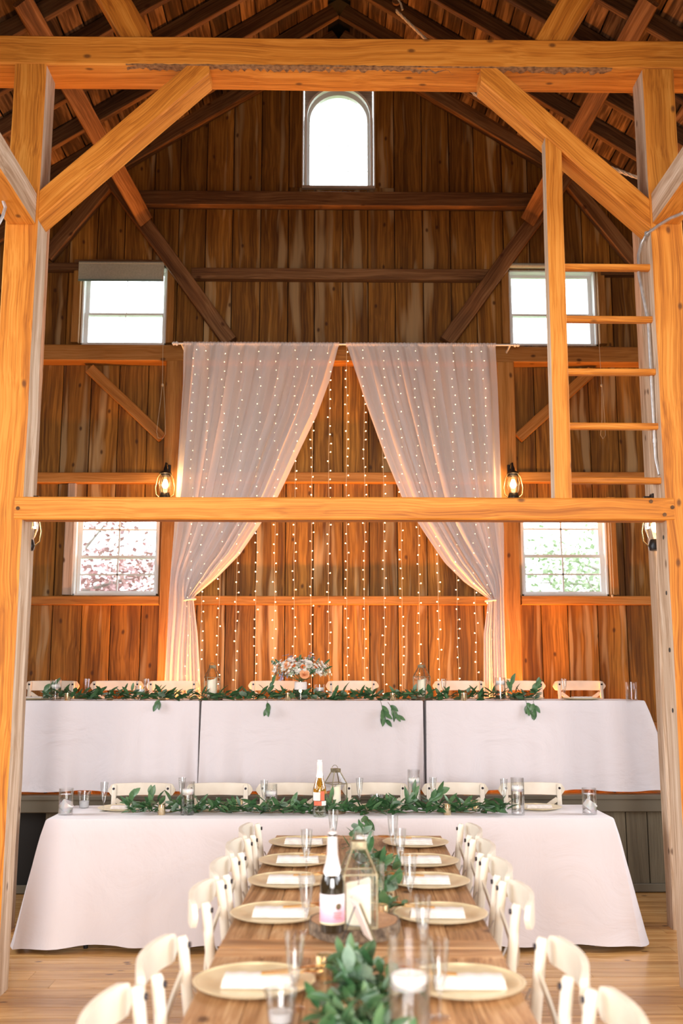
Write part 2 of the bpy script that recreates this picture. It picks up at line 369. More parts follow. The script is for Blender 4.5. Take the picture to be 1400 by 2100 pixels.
# boards, one object each
bw = .2755; x = XC-0.06-17*bw
ZT = PY(700, 730, YW).z
while x < SW-.02:
    wdt = bw*R.uniform(.93, 1.07)
    if x+wdt > SW: wdt = SW-x
    x0, x1 = x+.004, x+wdt-.004; xm = (x0+x1)/2
    top = min(roofz(x0), roofz(x1))+.12
    segs = []
    cuts = sorted([(o[2], o[3], o[0], o[1]) for o in OPEN if o[0] < x1-.005 and o[1] > x0+.005])
    z0 = .3
    pieces = []   # (x0,x1,z0,z1)
    marks = sorted(set([.3, ZT+R.uniform(-.02, .02), top]+[c[0] for c in cuts]+[c[1] for c in cuts]))
    for p, q in zip(marks, marks[1:]):
        if q-p < .02 or p < .29: continue
        aa, bb = x0, x1; mid = (p+q)/2; dead = False
        for c0, c1, cx0, cx1 in cuts:
            if c0 < mid < c1:
                if cx0 <= aa+.004 and cx1 >= bb-.004: dead = True
                elif cx0 > aa+.004: bb = min(bb, cx0)
                else: aa = max(aa, cx1)
        if not dead and bb-aa > .012: pieces.append((aa, bb, p, q))
    for aa, bb, p, q in pieces:
        yy = YW+.012+R.uniform(-.004, .004)
        o = beam('board', ((aa+bb)/2, yy, p+.001), ((aa+bb)/2, yy, q-.001), bb-aa, .024, M['wallboard'], wall_back, up=(0, -1, 0), ch=.003, seg=9, jit=0)
        if q == top:
            for v in o.data.vertices:
                if v.co.x > .02: v.co.x = roofz((aa+bb)/2-v.co.y)+.14-p
    x += wdt

# rails, studs and braces of the gable wall
def rail(px0, px1, py0, py1, dep=.09, mat='railwood', name='rail'):
    a = PY(px0, (py0+py1)/2, YW-dep); b = PY(px1, (py0+py1)/2, YW-dep)
    zt = PY((px0+px1)/2, py0, YW-dep).z; zb = PY((px0+px1)/2, py1, YW-dep).z
    z = (zt+zb)/2
    beam(name, (a.x, YW-dep/2-.002, z), (b.x, YW-dep/2-.002, z), dep-.006, zt-zb, M[mat], wall_back, jit=.001)
rail(285, 1105, 392, 421, .12, 'timber_dark')
rail(392, 1003, 550, 572, .10, 'timber_dark')
rail(84, 162, 538, 553, .09, 'timber_dark'); rail(1232, 1312, 548, 563, .09, 'timber_dark')
a = PY(60, 730, YW-.18); b = PY(1345, 730, YW-.18); zt = PY(700, 709, YW-.18).z; zb = PY(700, 741, YW-.18).z
beam('tie_rail', (-SW+.02, YW-.095, (zt+zb)/2), (SW-.02, YW-.095, (zt+zb)/2), .18, zt-zb, M['railwood'], wall_back)
ZTIE = (zt+zb)/2
PL, PR = PY(358, 800, YW-.15).x, PY(1036, 800, YW-.15).x     # wall posts
pxl = lambda X, y: 700+FPX*((Vector((X, YW-.1, 0))-CAM).dot(RT))/((PY(700, y, YW-.1)-CAM).dot(FW))
for y0, y1, dep in ((968, 989, .1), (1222, 1240, .1)):
    rail(pxl(-SW+.02, y0), pxl(PL-.11, y0), y0, y1, dep); rail(pxl(PL+.10, y0), pxl(PR-.10, y0), y0, y1, dep); rail(pxl(PR+.11, y0), pxl(SW-.02, y0), y0, y1, dep)
rail(pxl(PR+.2, 1480), pxl(SW-.02, 1480), 1480, 1499, .1)
for X in (PL, PR):
    beam('wall_post', (X, YW-.095, ZP+.004), (X, YW-.095, zb-.002), .17, .18, M['railwood'], wall_back, up=(0, -1, 0))
def wbrace(p, q, w=.10, Y=None, name='brace', dep=.07, mat='timber_dark'):
    Y = Y or YW-.06
    A = PY(p[0], p[1], Y); B = PY(q[0], q[1], Y)
    beam(name, A, B, dep, w, M[mat], wall_back, up=(0, 0, 1) if abs(A.z-B.z) < abs(A.x-B.x) else (1, 0, 0))
wbrace((185, 757), (333, 898), .11, mat='railwood'); wbrace((1212, 762), (1062, 898), .11, mat='railwood')
def wb2(p, q, wpx, Y, dep, mat, name='brace', parent=None):
    A = PY(*p, Y); B = PY(*q, Y); d = (B-A).normalized()
    up = Vector((0, -1, 0)).cross(d)
    beam(name, A, B, dep, wpx, M[mat], wall_back if parent is None else parent, up=up)
wb2((472, 702), (218, 352), .155, YW-.10, .1, 'timber_dark'); wb2((915, 702), (1168, 352), .155, YW-.10, .1, 'timber_dark')
wb2((232, 366), (96, 528), .14, YW-.06, .09, 'timber_dark'); wb2((1160, 366), (1306, 545), .14, YW-.06, .09, 'timber_dark')
# rake timbers against the wall
for s in (-1, 1):
    A = Vector((XC, YW-.06, ZR+.09)); B = Vector((XC+s*(SW-.1), YW-.06, ZR+.09-SL*(SW-.1)))
    beam('rake_timber', A+Vector((s*.03, 0, 0)), B, .09, .16, M['timber_dark'], wall_back, up=(0, 0, 1))

# ------------------------------------------------------------------ windows
def window(n, o, frame_w=.055, cols=2, rows=((.5,),), cover=None, casing='timber_dark', mid=None, munt=.012, lower_rows=2, upper_rows=2):
    x0, x1, z0, z1 = o; r = root('window_%d' % n)
    Yg = YW+.11
    m = MB()   # jamb liner through the wall
    for a, b in (((x0+.008, YW+.075, (z0+z1)/2), (.016, .15, z1-z0)), ((x1-.008, YW+.075, (z0+z1)/2), (.016, .15, z1-z0)), (((x0+x1)/2, YW+.075, z0+.008), (x1-x0, .15, .016)), (((x0+x1)/2, YW+.075, z1-.008), (x1-x0, .15, .016))): m.box(a, b)
    m.build('jamb_liner', M['whitepaint'], r)
    zm = mid if mid else (z0+z1)/2
    X0, X1, Z0, Z1 = x0+.016, x1-.016, z0+.016, z1-.016
    fw = .038
    for nm, za, zb, yy, rws in (('sash', Z0, zm+.012, Yg-.02, lower_rows), ('sash', zm-.012, Z1, Yg+.012, upper_rows)):
        m = MB()
        m.box((X0+fw/2, yy, (za+zb)/2), (fw, .03, zb-za)); m.box((X1-fw/2, yy, (za+zb)/2), (fw, .03, zb-za))
        m.box(((X0+X1)/2, yy, za+fw*.45), (X1-X0-2*fw, .03, fw*.9)); m.box(((X0+X1)/2, yy, zb-fw*.3), (X1-X0-2*fw, .03, fw*.6))
        sa = m.build(nm, M['whitepaint'], r)
        gx0, gx1, gz0, gz1 = X0+fw, X1-fw, za+fw*.9, zb-fw*.6
        MB().box(((gx0+gx1)/2, yy, (gz0+gz1)/2), (gx1-gx0, .004, gz1-gz0)).build('pane', M['pane'], sa)
        for c in range(1, cols): MB().box((gx0+(gx1-gx0)*c/cols, yy-.006, (gz0+gz1)/2), (munt, .012, gz1-gz0)).build('muntin', M['whitepaint'], sa)
        for c in range(1, rws): MB().box(((gx0+gx1)/2, yy-.006, gz0+(gz1-gz0)*c/rws), (gx1-gx0, .012, munt)).build('muntin', M['whitepaint'], sa)
    return r
zmL = PY(240, 1141, YW).z; zmU = PY(260, 646, YW+.1).z; zmR = PY(1150, 1139, YW).z
w1 = window(1, W_UL, mid=zmU, munt=.007, lower_rows=1, upper_rows=1); w2 = window(2, W_UR, mid=PY(1130, 648, YW+.1).z, munt=.007, lower_rows=1, upper_rows=1)
w3 = window(3, W_LL, mid=zmL, munt=.016); w4 = window(4, W_LR, mid=zmR, munt=.016)
def jamb(r, X, z0, z1, wd, mat='railwood', dep=.07): beam('casing', (X, YW-dep/2-.002, z0), (X, YW-dep/2-.002, z1), wd, dep, M[mat], r, up=(0, -1, 0), jit=.0008)
for r, o, mats in ((w1, W_UL, ('railwood', 'railwood')), (w2, W_UR, ('railwood', 'railwood')), (w3, W_LL, ('greytrim', None)), (w4, W_LR, (None, 'railwood'))):
    zt_ = o[3] if r not in (w3, w4) else o[3]
    if mats[0]: jamb(r, o[0]-.045, o[2]+.002, zt_, .075, mats[0])
    if mats[1]: jamb(r, o[1]+.045, o[2]+.002, zt_, .075, mats[1])
for r, o in ((w1, W_UL), (w2, W_UR)):
    zz = o[3]+.03
    beam('casing', (o[0]-.08, YW-.037, zz), (o[1]+.08, YW-.037, zz), .07, .05, M['timber_dark'], r)
# grey stud above the lower left window
g = PY(148, 1005, YW-.05); beam('stud', (g.x, YW-.04, PY(148, 1222, YW-.05).z+.01), (g.x, YW-.04, PY(148, 990, YW-.05).z-.01), .08, .06, M['greytrim'], wall_back, up=(0, -1, 0))
# arched window
r5 = root('window_5')
ax0, ax1, az0, az1 = W_AR; acx = (ax0+ax1)/2; hw = (ax1-ax0)/2
zc = PY(694, 243, YW).z
def arch_pts(r_, n=18): return [(acx+r_*math.cos(PI*i/n), zc+r_*math.sin(PI*i/n)) for i in range(n+1)]
def arch_frame(ro, ri, zb, y, dep, mat, name, par):
    po = [(acx+ro, zb)]+arch_pts(ro)+[(acx-ro, zb)]; pi = [(acx+ri, zb)]+arch_pts(ri)+[(acx-ri, zb)]; n = len(po)
    vs = [(x, yy, z) for yy in (y-dep/2, y+dep/2) for pp in (po, pi) for x, z in pp]
    fs = []
    for i in range(n-1):
        a, b, c, d = i, i+1, n+i+1, n+i
        fs += [(a, b, c, d), (d+2*n, c+2*n, b+2*n, a+2*n), (a, a+2*n, b+2*n, b), (d, c, c+2*n, d+2*n)]
    return MB().add(vs, fs).build(name, M[mat], par)
rg = hw*.80
arch_frame(hw*.93, hw*.87, az0, YW-.01, .05, 'whitepaint', 'arch_casing', r5)
arch_frame(hw*.97, rg, az0, YW+.09, .06, 'whitepaint', 'arch_frame', r5)
pts = [(acx+rg, az0)]+arch_pts(rg)+[(acx-rg, az0)]
MB().prism(pts, .004, Matrix.Translation((0, YW+.1, 0))).build('pane', M['pane'], r5)
# spandrel board filling the square opening round the arch
sp = MB(); n = 18
outer = arch_pts(hw*.95, n)
for i in range(n):
    (xa, za), (xb, zb_) = outer[i], outer[i+1]
    sp.add([(xa, YW+.05, za), (xb, YW+.05, zb_), (xb, YW+.05, az1+.25), (xa, YW+.05, az1+.25)], [(0, 1, 2, 3)])
sp.build('spandrel', M['greytrim'], r5)
for c in (-.333, .333): MB().box((acx+c*rg, YW+.095, (az0+zc+rg*.94)/2), (.004, .01, zc+rg*.94-az0)).build('muntin', M['whitepaint'], r5)
for py in (239, 290, 342):
    zz = PY(694, py, YW).z; MB().box((acx, YW+.095, zz), (2*rg, .01, .003)).build('muntin', M['whitepaint'], r5)
for s in (-1, 1): MB().box((acx+s*(hw-.006), YW-.005, (az0+az1)/2+.05), (.012, .05, az1-az0+.1)).build('casing', M['whitepaint'], r5)
MB().box((acx, YW+.04, az0-.01), (2*hw, .16, .03)).build('sill', M['greytrim'], r5)

# ------------------------------------------------------------------ floor
fl = struct(MB().box((0, 1.7, -.06), (2*SW+.2, 16.6, .06)).build('floor', M['gapdark']))
MB().box((0, -.85, -.015), (2*SW, 7.9, .03)).build('floor_field', M['floorboard'], fl)
y = 3.1; pw = .155
while y < YW:
    wd = min(pw, YW-y)
    if y > YP+.3: break
    x = -SW+R.uniform(-1.5, 0)
    while x < SW:
        ln = R.uniform(2.6, 4.6); a = max(x, -SW); b = min(x+ln, SW)
        if b-a > .2: beam('plank', (a+.0008, y+wd/2, -.0125), (b-.0008, y+wd/2, -.0125), wd-.0022, .025, M['floorboard'], fl, ch=.0012, seg=9, jit=0)
        x += ln
    y += wd
# ------------------------------------------------------------------ roof
ce = MB()
for s in (-1, 1):
    top = Vector((XC, 0, ZR+.19)); bot = Vector((XC+s*(SW+.25), 0, ZR+.19-SL*(SW+.25)))
    vs = [(p.x, yy, p.z+dz) for dz in (.05, .1) for yy in (-6.3, YW+.3) for p in (top, bot)]
    ce.add(vs, [(0, 1, 3, 2), (4, 6, 7, 5), (0, 4, 5, 1), (2, 3, 7, 6), (1, 5, 7, 3), (0, 2, 6, 4)])
ceiling = struct(ce.build('ceiling', M['gapdark']))
for s in (-1, 1):
    d = Vector((s, 0, -SL)).normalized(); q = 0.03; Ls = (SW+.1)/abs(d.x)
    upn = Vector((s*SL, 0, 1)).normalized()
    while q < Ls-.05:
        wd = R.uniform(.15, .24); c = Vector((XC, 0, ZR))+upn*.165+d*(q+wd/2)
        c += upn*R.uniform(-.004, .004)
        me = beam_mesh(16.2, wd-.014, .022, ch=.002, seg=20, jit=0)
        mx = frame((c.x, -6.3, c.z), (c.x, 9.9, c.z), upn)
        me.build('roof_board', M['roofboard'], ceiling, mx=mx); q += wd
    yy = 9.28
    while yy > 2.6:
        jit = R.uniform(-.02, .02)
        A = Vector((XC+s*.002, yy+jit, ZR))+upn*.075; B = Vector((XC+s*(SW+.1), yy+jit, ZR-SL*(SW+.1)))+upn*.075
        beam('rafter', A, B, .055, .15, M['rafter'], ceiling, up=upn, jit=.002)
        yy -= .515
# side and rear walls of the hall (out of frame, they close the room)
zs = roofz(SW)+.35
struct(MB().box((-SW-.06, 1.75, zs/2-.05), (.1, 16.1, zs)).build('wall_left', M['dim_wall']))
struct(MB().box((SW+.06, 1.75, zs/2-.05), (.1, 16.1, zs)).build('wall_right', M['dim_wall']))
rear = MB().prism([(-SW, 0), (SW, 0), (SW, zs-.1), (XC, ZR+.2), (-SW, zs-.1)], .1, Matrix.Translation((0, -6.2, 0)))
struct(rear.build('wall_rear', M['dim_wall']))

def clip(o, co, no):
    import bmesh
    mw = Matrix.Translation(o.parent.location) @ o.matrix_basis if o.parent else o.matrix_basis.copy()
    bm = bmesh.new(); bm.from_mesh(o.data); bm.transform(mw)
    r = bmesh.ops.bisect_plane(bm, geom=bm.verts[:]+bm.edges[:]+bm.faces[:], plane_co=co, plane_no=no, clear_outer=True)
    bmesh.ops.holes_fill(bm, edges=[e for e in bm.edges if e.is_boundary])
    bm.transform(mw.inverted()); bm.to_mesh(o.data); bm.free()
def pale_faces(o, nx):  # paler colour only on the side that daylight is meant to catch
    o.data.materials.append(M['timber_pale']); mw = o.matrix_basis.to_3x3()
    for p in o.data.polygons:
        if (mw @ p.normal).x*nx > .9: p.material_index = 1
# ================================================================== NEAR TIMBER FRAME
pd, pwid = .20, .185
zTB = PY(700, 136, YF).z; zTT = PY(700, 77, YF).z
xL = PY(80, 400, YF).x; xR = PY(1331, 400, YF).x
LEFT_X = xL-pwid/2; RIGHT_X = xR+pwid/2
def post(X, label, lean=0):
    t = thing('timber_post', label, 'post', (X, YF+pd/2, 0))
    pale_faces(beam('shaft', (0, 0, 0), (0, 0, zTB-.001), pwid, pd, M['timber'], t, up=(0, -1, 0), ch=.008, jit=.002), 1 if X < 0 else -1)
    return t
pl_ = post(LEFT_X, 'square orange timber post at the left edge with pale inner side')
pr_ = post(RIGHT_X, 'square orange timber post at the right edge beside the ladder')
for X, t in ((LEFT_X, pl_), (RIGHT_X, pr_)):
    # peg holes on the inner face of the right post
    if t is pr_:
        m = MB()
        for py in (1102, 1216, 1333, 1457):
            z = PY(1357, py, YF+.07).z; m.tube([(-pwid/2-.001, -.03, z), (-pwid/2+.004, -.03, z)], .013, 10)
        stuff(m.build('peg_hole', M['wick'], t))
t = thing('tie_beam', 'heavy orange tie beam spanning both posts at the top, bark along its lower edge', 'beam', (0, YF+.13, zTB))
hb = zTT-zTB
beam('timber', (-SW+.05, 0, hb/2), (SW-.05, 0, hb/2), .26, hb, M['timber'], t, ch=.01, jit=.003, seg=.4)
m = MB(); prev = None; vs = []; N_ = 150
for i in range(N_):
    x = -1.2+i*(2.9/N_); d1 = .003+R.uniform(0, .006); d2 = .02+R.uniform(0, .05)
    vs += [(x, -.131, d1), (x, -.1315, -.0005), (x, -.131+d2, -.003)]
m.add(vs, [(i*3+j, (i+1)*3+j, (i+1)*3+j+1, i*3+j+1) for i in range(N_-1) for j in (0, 1)])
stuff(m.build('bark_strip', M['wane'], t))
zMB_, zMT = PY(700, 1066, YF).z, PY(700, 1020, YF).z
xa, xb = PY(30, 1050, YF).x, PY(1381, 1050, YF).x
t = thing('cross_beam', 'orange knotty cross beam at mid height running in front of the curtains', 'beam', (0, YF+.04, zMB_))
beam('timber', (xa, 0, (zMT-zMB_)/2), (xb, 0, (zMT-zMB_)/2), .10, zMT-zMB_, M['timber'], t, ch=.008, jit=.002)
m = MB()
for px, py in ((1377, 1041), (1361, 1056), (1333, 1029), (38, 1043)):
    p = PY(px, py, YF); m.tube([(p.x, -.0535, p.z-zMB_), (p.x, -.045, p.z-zMB_)], .011, 12)
stuff(m.build('peg', M['timber_dark'], t))
def fbrace(p, q, wd, label):
    A = PY(*p, YF); B = PY(*q, YF); d = (B-A).normalized(); up = Vector((0, -1, 0)).cross(d)
    if up.z < 0: up = -up
    t = thing('knee_brace', label, 'brace', (A.x, YF+.09, A.z))
    o = beam('timber', -d*.15, B-A+d*.3, .17, wd, M['timber'], t, up=up, ch=.008)
    clip(o, (0, 0, zTB-.001), (0, 0, 1)); s_ = -1 if A.x < 0 else 1
    clip(o, ((xL+.001) if s_ < 0 else (xR-.001), 0, 0), (s_, 0, 0)); t['pl'] = 1
    clip(o, (PY(428 if s_ < 0 else 986, 150, YF).x, 0, 0), (-s_, 0, 0))
    del t['pl']; return t, A-up*wd/2, -up
fbrace((78, 420), (392, 152), .135, 'diagonal orange knee brace from the left post up to the tie beam')
_, RBc, RBn = fbrace((1329, 432), (1010, 158), .135, 'diagonal orange knee brace from the right post up to the tie beam')
# girts running from the posts towards the camera
for X, px, lab in ((LEFT_X, 40, 'thick girt running from the left post towards the viewer at upper left'), (RIGHT_X, 1370, 'thick girt running from the right post towards the viewer at upper right')):
    z0 = PY(px, 460, YF).z; z1 = PY(px, 395, YF).z
    t = thing('girt', lab, 'beam', (X, YF, z0))
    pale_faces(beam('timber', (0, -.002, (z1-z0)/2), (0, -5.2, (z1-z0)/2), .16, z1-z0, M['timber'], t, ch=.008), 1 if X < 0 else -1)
# canted struts on the tie beam
for p, q, lab in (((292, 76), (195, -90), 'slanting orange strut standing on the left part of the tie beam'), ((1116, 80), (1220, -90), 'slanting orange strut standing on the right part of the tie beam')):
    A = PY(*p, YF+.13); B = PY(*q, YF+.13); d = (B-A).normalized(); up = Vector((0, -1, 0)).cross(d)
    A.z = zTT+.0; 
    s_ = -1 if B.x < XC else 1
    # extend until it meets the rafters
    k = (roofz(A.x)-A.z)/(d.z+SL*abs(d.x)); B = A+d*k
    t = thing('canted_strut', lab, 'strut', A)
    beam('timber', (0, 0, 0), B-A, .15, .17, M['timber'], t, up=up)
# long sway braces from the gable wall up to the roof
for p, q, lab in (((298, 452), (45, 0), 'long slanting brace crossing the left roof bay down to the gable wall'), ((1083, 452), (1333, 0), 'long slanting brace crossing the right roof bay down to the gable wall')):
    A = PY(*p, YW-.21); B = PY(*q, 6.95); t = thing('sway_brace', lab, 'brace', A); d = (B-A).normalized()
    beam('timber', (0, 0, 0), B-A, .05, .16, M['timber_dark'], t, up=Vector((0, -1, 0)).cross(d), seg=.5, jit=.002)
# aisle posts further back which carry the two side lanterns (behind the near posts)
# ------------------------------------------------------------------ loft ladder
lad = thing('loft_ladder', 'wooden loft ladder with five rungs beside the right post', 'ladder', (0, YF, zMT))
A = PY(1156, 1020, YF); B = PY(1133, 240, YF)
sr = beam('side_rail', (A.x, .055, 0), (B.x, .055, B.z-zMT), .095, .10, M['timber'], lad, up=(0, -1, 0), ch=.005)
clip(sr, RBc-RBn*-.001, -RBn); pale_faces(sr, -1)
for py in (548, 655, 763, 874, 986):
    a = PY(1166, py, YF+.07); b = PY(1345, py, YF+.07)
    beam('rung', (a.x-.03, .075, a.z-zMT), (xR-.002 if False else xR+.001, .075, a.z-zMT), .045, .035, M['timber'], lad, ch=.006)
# conduit on the right post
m = MB(); pts = []
for px, py, Y in ((1400, 437, 5.05), (1375, 447, 5.2), (1350, 462, 5.32), (1330, 480, 5.42), (1315, 500, 5.47), (1309, 522, 5.47), (1309, 560, 5.47)):
    pts.append(PY(px, py, Y))
pts = [Vector((min(p.x, xR-.014) if p.y > 5.4 else p.x, p.y, p.z)) for p in pts]
zend = PY(1330, 905, YF+.1).z
pts += [Vector((xR-.014, 5.47, z)) for z in (pts[-1].z-.3, zend, zend-.1)]+[Vector((xR-.004, 5.45, zend-.2))]
m.tube(pts, .0095, 10); t = thing('conduit', 'bent grey metal conduit running down the right post behind the rungs', 'pipe')
m.build('pipe', M['steel'], t, smooth=True)
m = MB()
for k in (3, 7, 8): m.tube([pts[k]-Vector((0, 0, .012)), pts[k]+Vector((0, 0, .012))], .0125, 10)
m.build('coupling', M['steel'], t, smooth=True)
m = MB(); q = [PY(*p) for p in ((-14, 360, 5.1), (0, 395, 5.1), (11, 425, 5.1), (5, 445, 5.1), (-14, 480, 5.1))]
tag(m.tube(q, .009, 8).build('conduit', M['steel'], smooth=True), 'short bend of grey conduit at the left edge under the girt', 'pipe')

# ================================================================== PLATFORM
pf = thing('stage_platform', 'raised platform with olive painted board front along the gable wall', 'platform', (0, YP, 0))
MB().box((0, (YW-YP)/2+.01, ZP-.045), (2*SW, YW-YP-.02, .03)).build('deck_base', M['gapdark'], pf)
y = .0
while y < YW-YP-.05:
    beam('deck_board', (-SW+.01, y+.07-(.02 if y == 0 else 0), ZP-.0125), (SW-.01, y+.07-(.02 if y == 0 else 0), ZP-.0125), .137+(.04 if y == 0 else 0), .025, M['olive_trim' if y == 0 else 'floorboard'], pf, ch=.001, seg=9, jit=0); y += .14
zb1 = PY(1350, 1665, YP).z
beam('fascia', (-SW+.01, -.012, (ZP-.005+zb1)/2), (SW-.01, -.012, (ZP-.005+zb1)/2), .03, ZP-.01-zb1, M['olive_trim'], pf, seg=9, jit=0)
beam('base_trim', (-SW+.01, -.008, .035), (SW-.01, -.008, .035), .022, .062, M['olive_trim'], pf, seg=9, jit=0)
MB().box((0, .04, .33), (2*SW-.02, .02, .66)).build('front_backing', M['gapdark'], pf)
x = PY(1291, 1750, YP).x-.165*27
while x < SW-.05:
    wd = .165*R.uniform(.85, 1.15)
    beam('front_board', (x+wd/2, .013, .066), (x+wd/2, .013, zb1-.001), wd-.006, .024, M['olive'], pf, up=(0, -1, 0), ch=.003, seg=9, jit=0); x += wd
    if x < -SW+.1: continue

# ================================================================== TABLECLOTHS
def cloth(label, x0, x1, y0, y1, zt, zb, flL, flR, flF, back_hem, seed, group=None, wav=.026):
    rr = random.Random(seed); t = thing('tablecloth', label, 'tablecloth', ((x0+x1)/2, (y0+y1)/2, zt), 0, group)
    hx, hy = (x1-x0)/2, (y1-y0)/2; n = 220; rc = .03
    # perimeter samples of the rounded rectangle
    per = []; Lx, Ly = 2*hx, 2*hy; P = 2*(Lx+Ly)
    for i in range(n):
        s = P*i/n
        if s < Lx: p = (-hx+s, -hy, 0, -1)
        elif s < Lx+Ly: p = (hx, -hy+(s-Lx), 1, 0)
        elif s < 2*Lx+Ly: p = (hx-(s-Lx-Ly), hy, 0, 1)
        else: p = (-hx, hy-(s-2*Lx-Ly), -1, 0)
        per.append((s, *p))
    ph = [rr.uniform(0, 6.28) for _ in range(8)]
    m = MB(); rows = 15; vs = []
    for k in range(rows+1):
        f = k/rows
        for s, x, y, nx, ny in per:
            # closeness to the corners
            cL = math.exp(-((x+hx)/.22)**2); cR = math.exp(-((x-hx)/.22)**2)
            fl_ = flF
            ox = (-flL*cL*(1 if ny <= 0 else .5) + flR*cR*(1 if ny <= 0 else .5))
            cf = math.exp(-((y+hy)/.25)**2)
            oy = -(flF*(cf if nx else (1 if ny < 0 else 0)))+(.02 if ny > 0 else 0)
            corner = max(cL, cR)
            rip = wav*(.8*math.sin(s*9+ph[0])+.6*math.sin(s*19+ph[1]+1.3*math.sin(s*3))+.5*math.sin(s*5.3+ph[2])+.25*math.sin(s*37+ph[5]))
            rip += corner*.03*math.sin(s*26+ph[3])
            g_ = f**.8
            px = x+ox*g_; py = y+oy*g_
            if nx: px += nx*(rip*f if (flL if nx < 0 else flR) > .06 else -abs(rip)*f*.4)
            else: py += ny*rip*f
            zend = (zb if ny < 0 or nx else back_hem)
            zz = zt-(zt-zend-.006*math.sin(s*11+ph[4])-.006)*f
            if k == rows and ny <= 0: py -= .01*corner
            if k == 0:
                px, py, zz = x*(1-.004/hx), y*(1-.004/hy), zt
            elif k == 1:
                px, py, zz = x+ox*.02, y+oy*.02, zt-.008
            vs.append((px, py, zz-zt))
    m.add(vs, [(k*n+i, k*n+(i+1) % n, (k+1)*n+(i+1) % n, (k+1)*n+i) for k in range(rows) for i in range(n)])
    m.add([(v[0], v[1], 0) for v in vs[:n]], [tuple(range(n))])
    o = m.build('drape', M['cloth'], t, smooth=True)
    return t
def folding_table(label, x0, x1, y0, y1, zt, zf, group=None):
    t = thing('folding_table', label, 'table', ((x0+x1)/2, (y0+y1)/2, zf), 0, group); hx, hy = (x1-x0)/2, (y1-y0)/2
    MB().box((0, 0, zt-zf-.022), (2*hx-.012, 2*hy-.012, .036)).build('table_top', M['greytrim'], t)
    for sx in (-1, 1):
        for sy in (-1, 1):
            MB().tube([(sx*(hx-.25), sy*(hy-.08), 0), (sx*(hx-.25), sy*(hy-.08), zt-zf-.04)], .014, 8).build('leg', M['black'], t)
Z1 = .76; Z1F = PZ(700, 1679, Z1).y; Z1B = Z1F+.66
xa1, xb1 = PZ(97, 1679, Z1).x, PZ(1262, 1679, Z1).x
cloth('white floor-length cloth on the front head table behind the wooden table', xa1, xb1, Z1F, Z1B, Z1, .025, .15, .13, .03, .50, 3)
xm1 = (xa1+xb1)/2
folding_table('folding table under the left half of the front head tablecloth', xa1, xm1-.002, Z1F, Z1B, Z1-.003, 0)
folding_table('folding table under the right half of the front head tablecloth', xm1+.002, xb1, Z1F, Z1B, Z1-.003, 0)
Y2F = 8.02; Z2 = PY(700, 1437, Y2F).z; Y2B = Y2F+.68
segs = [(PY(30, 1437, Y2F).x, PY(409, 1437, Y2F).x), (PY(413, 1437, Y2F).x, PY(868, 1437, Y2F).x), (PY(873, 1435, Y2F).x, PY(1322, 1433, Y2F).x)]
labs = ['left', 'middle', 'right']
for k, ((a, b), nm) in enumerate(zip(segs, labs)):
    cloth('white cloth over the %s table on the raised platform' % nm, a+.002, b-.002, Y2F, Y2B, Z2, ZP+.02, .05 if k == 0 else .01, .16 if k == 2 else .01, .045, ZP+.5, 20+k)
    folding_table('folding table under the %s cloth on the platform' % nm, a+.004, b-.004, Y2F, Y2B, Z2-.003, ZP)

# ================================================================== FARM TABLES
ZL = .78
TA = math.atan2(PZ(735, 1730, ZL).x, PZ(735, 1730, ZL).y)     # the wooden tables stand a little askew to the room
def T(s, y): return Vector((s*math.cos(TA)+y*math.sin(TA), -s*math.sin(TA)+y*math.cos(TA), 0))
HW = .436
def along(py, z=ZL):
    p = PZ(735, py, z); return math.hypot(p.x, p.y)
Yend = along(1713); Yseam = along(1944)
def farm_table(y0, y1, label):
    c = T(0, (y0+y1)/2); t = thing('farm_table', label, 'table', c, -TA); hl = (y1-y0)/2-.003
    n = 6; wd = 2*HW/n
    for k in range(n): beam('plank', (-HW+wd*(k+.5), -hl+.1, ZL-.0175), (-HW+wd*(k+.5), hl-.1, ZL-.0175), wd-.0015, .035, M['tablewood'], t, ch=.002, seg=9, jit=0)
    for s in (-1, 1):
        beam('end_board', (-HW, s*(hl-.0495), ZL-.0175), (HW, s*(hl-.0495), ZL-.0175), .097, .035, M['tablewood'], t, ch=.003, seg=9, jit=0)
    for s in (-1, 1): beam('apron', (s*(HW-.05), -hl+.13, ZL-.085), (s*(HW-.05), hl-.13, ZL-.085), .025, .095, M['tablewood'], t, seg=9, jit=0)
    for sx in (-1, 1):
        for sy in (-1, 1):
            beam('leg', (sx*(HW-.055), sy*(hl-.07), 0), (sx*(HW-.055), sy*(hl-.07), ZL-.037), .07, .07, M['tablewood'], t, up=(0, -1, 0), jit=0)
farm_table(Yseam, Yend, 'farther weathered wooden plank table reaching the front head table')
farm_table(Yseam-2.3, Yseam, 'nearer weathered wooden plank table at the bottom of the picture')

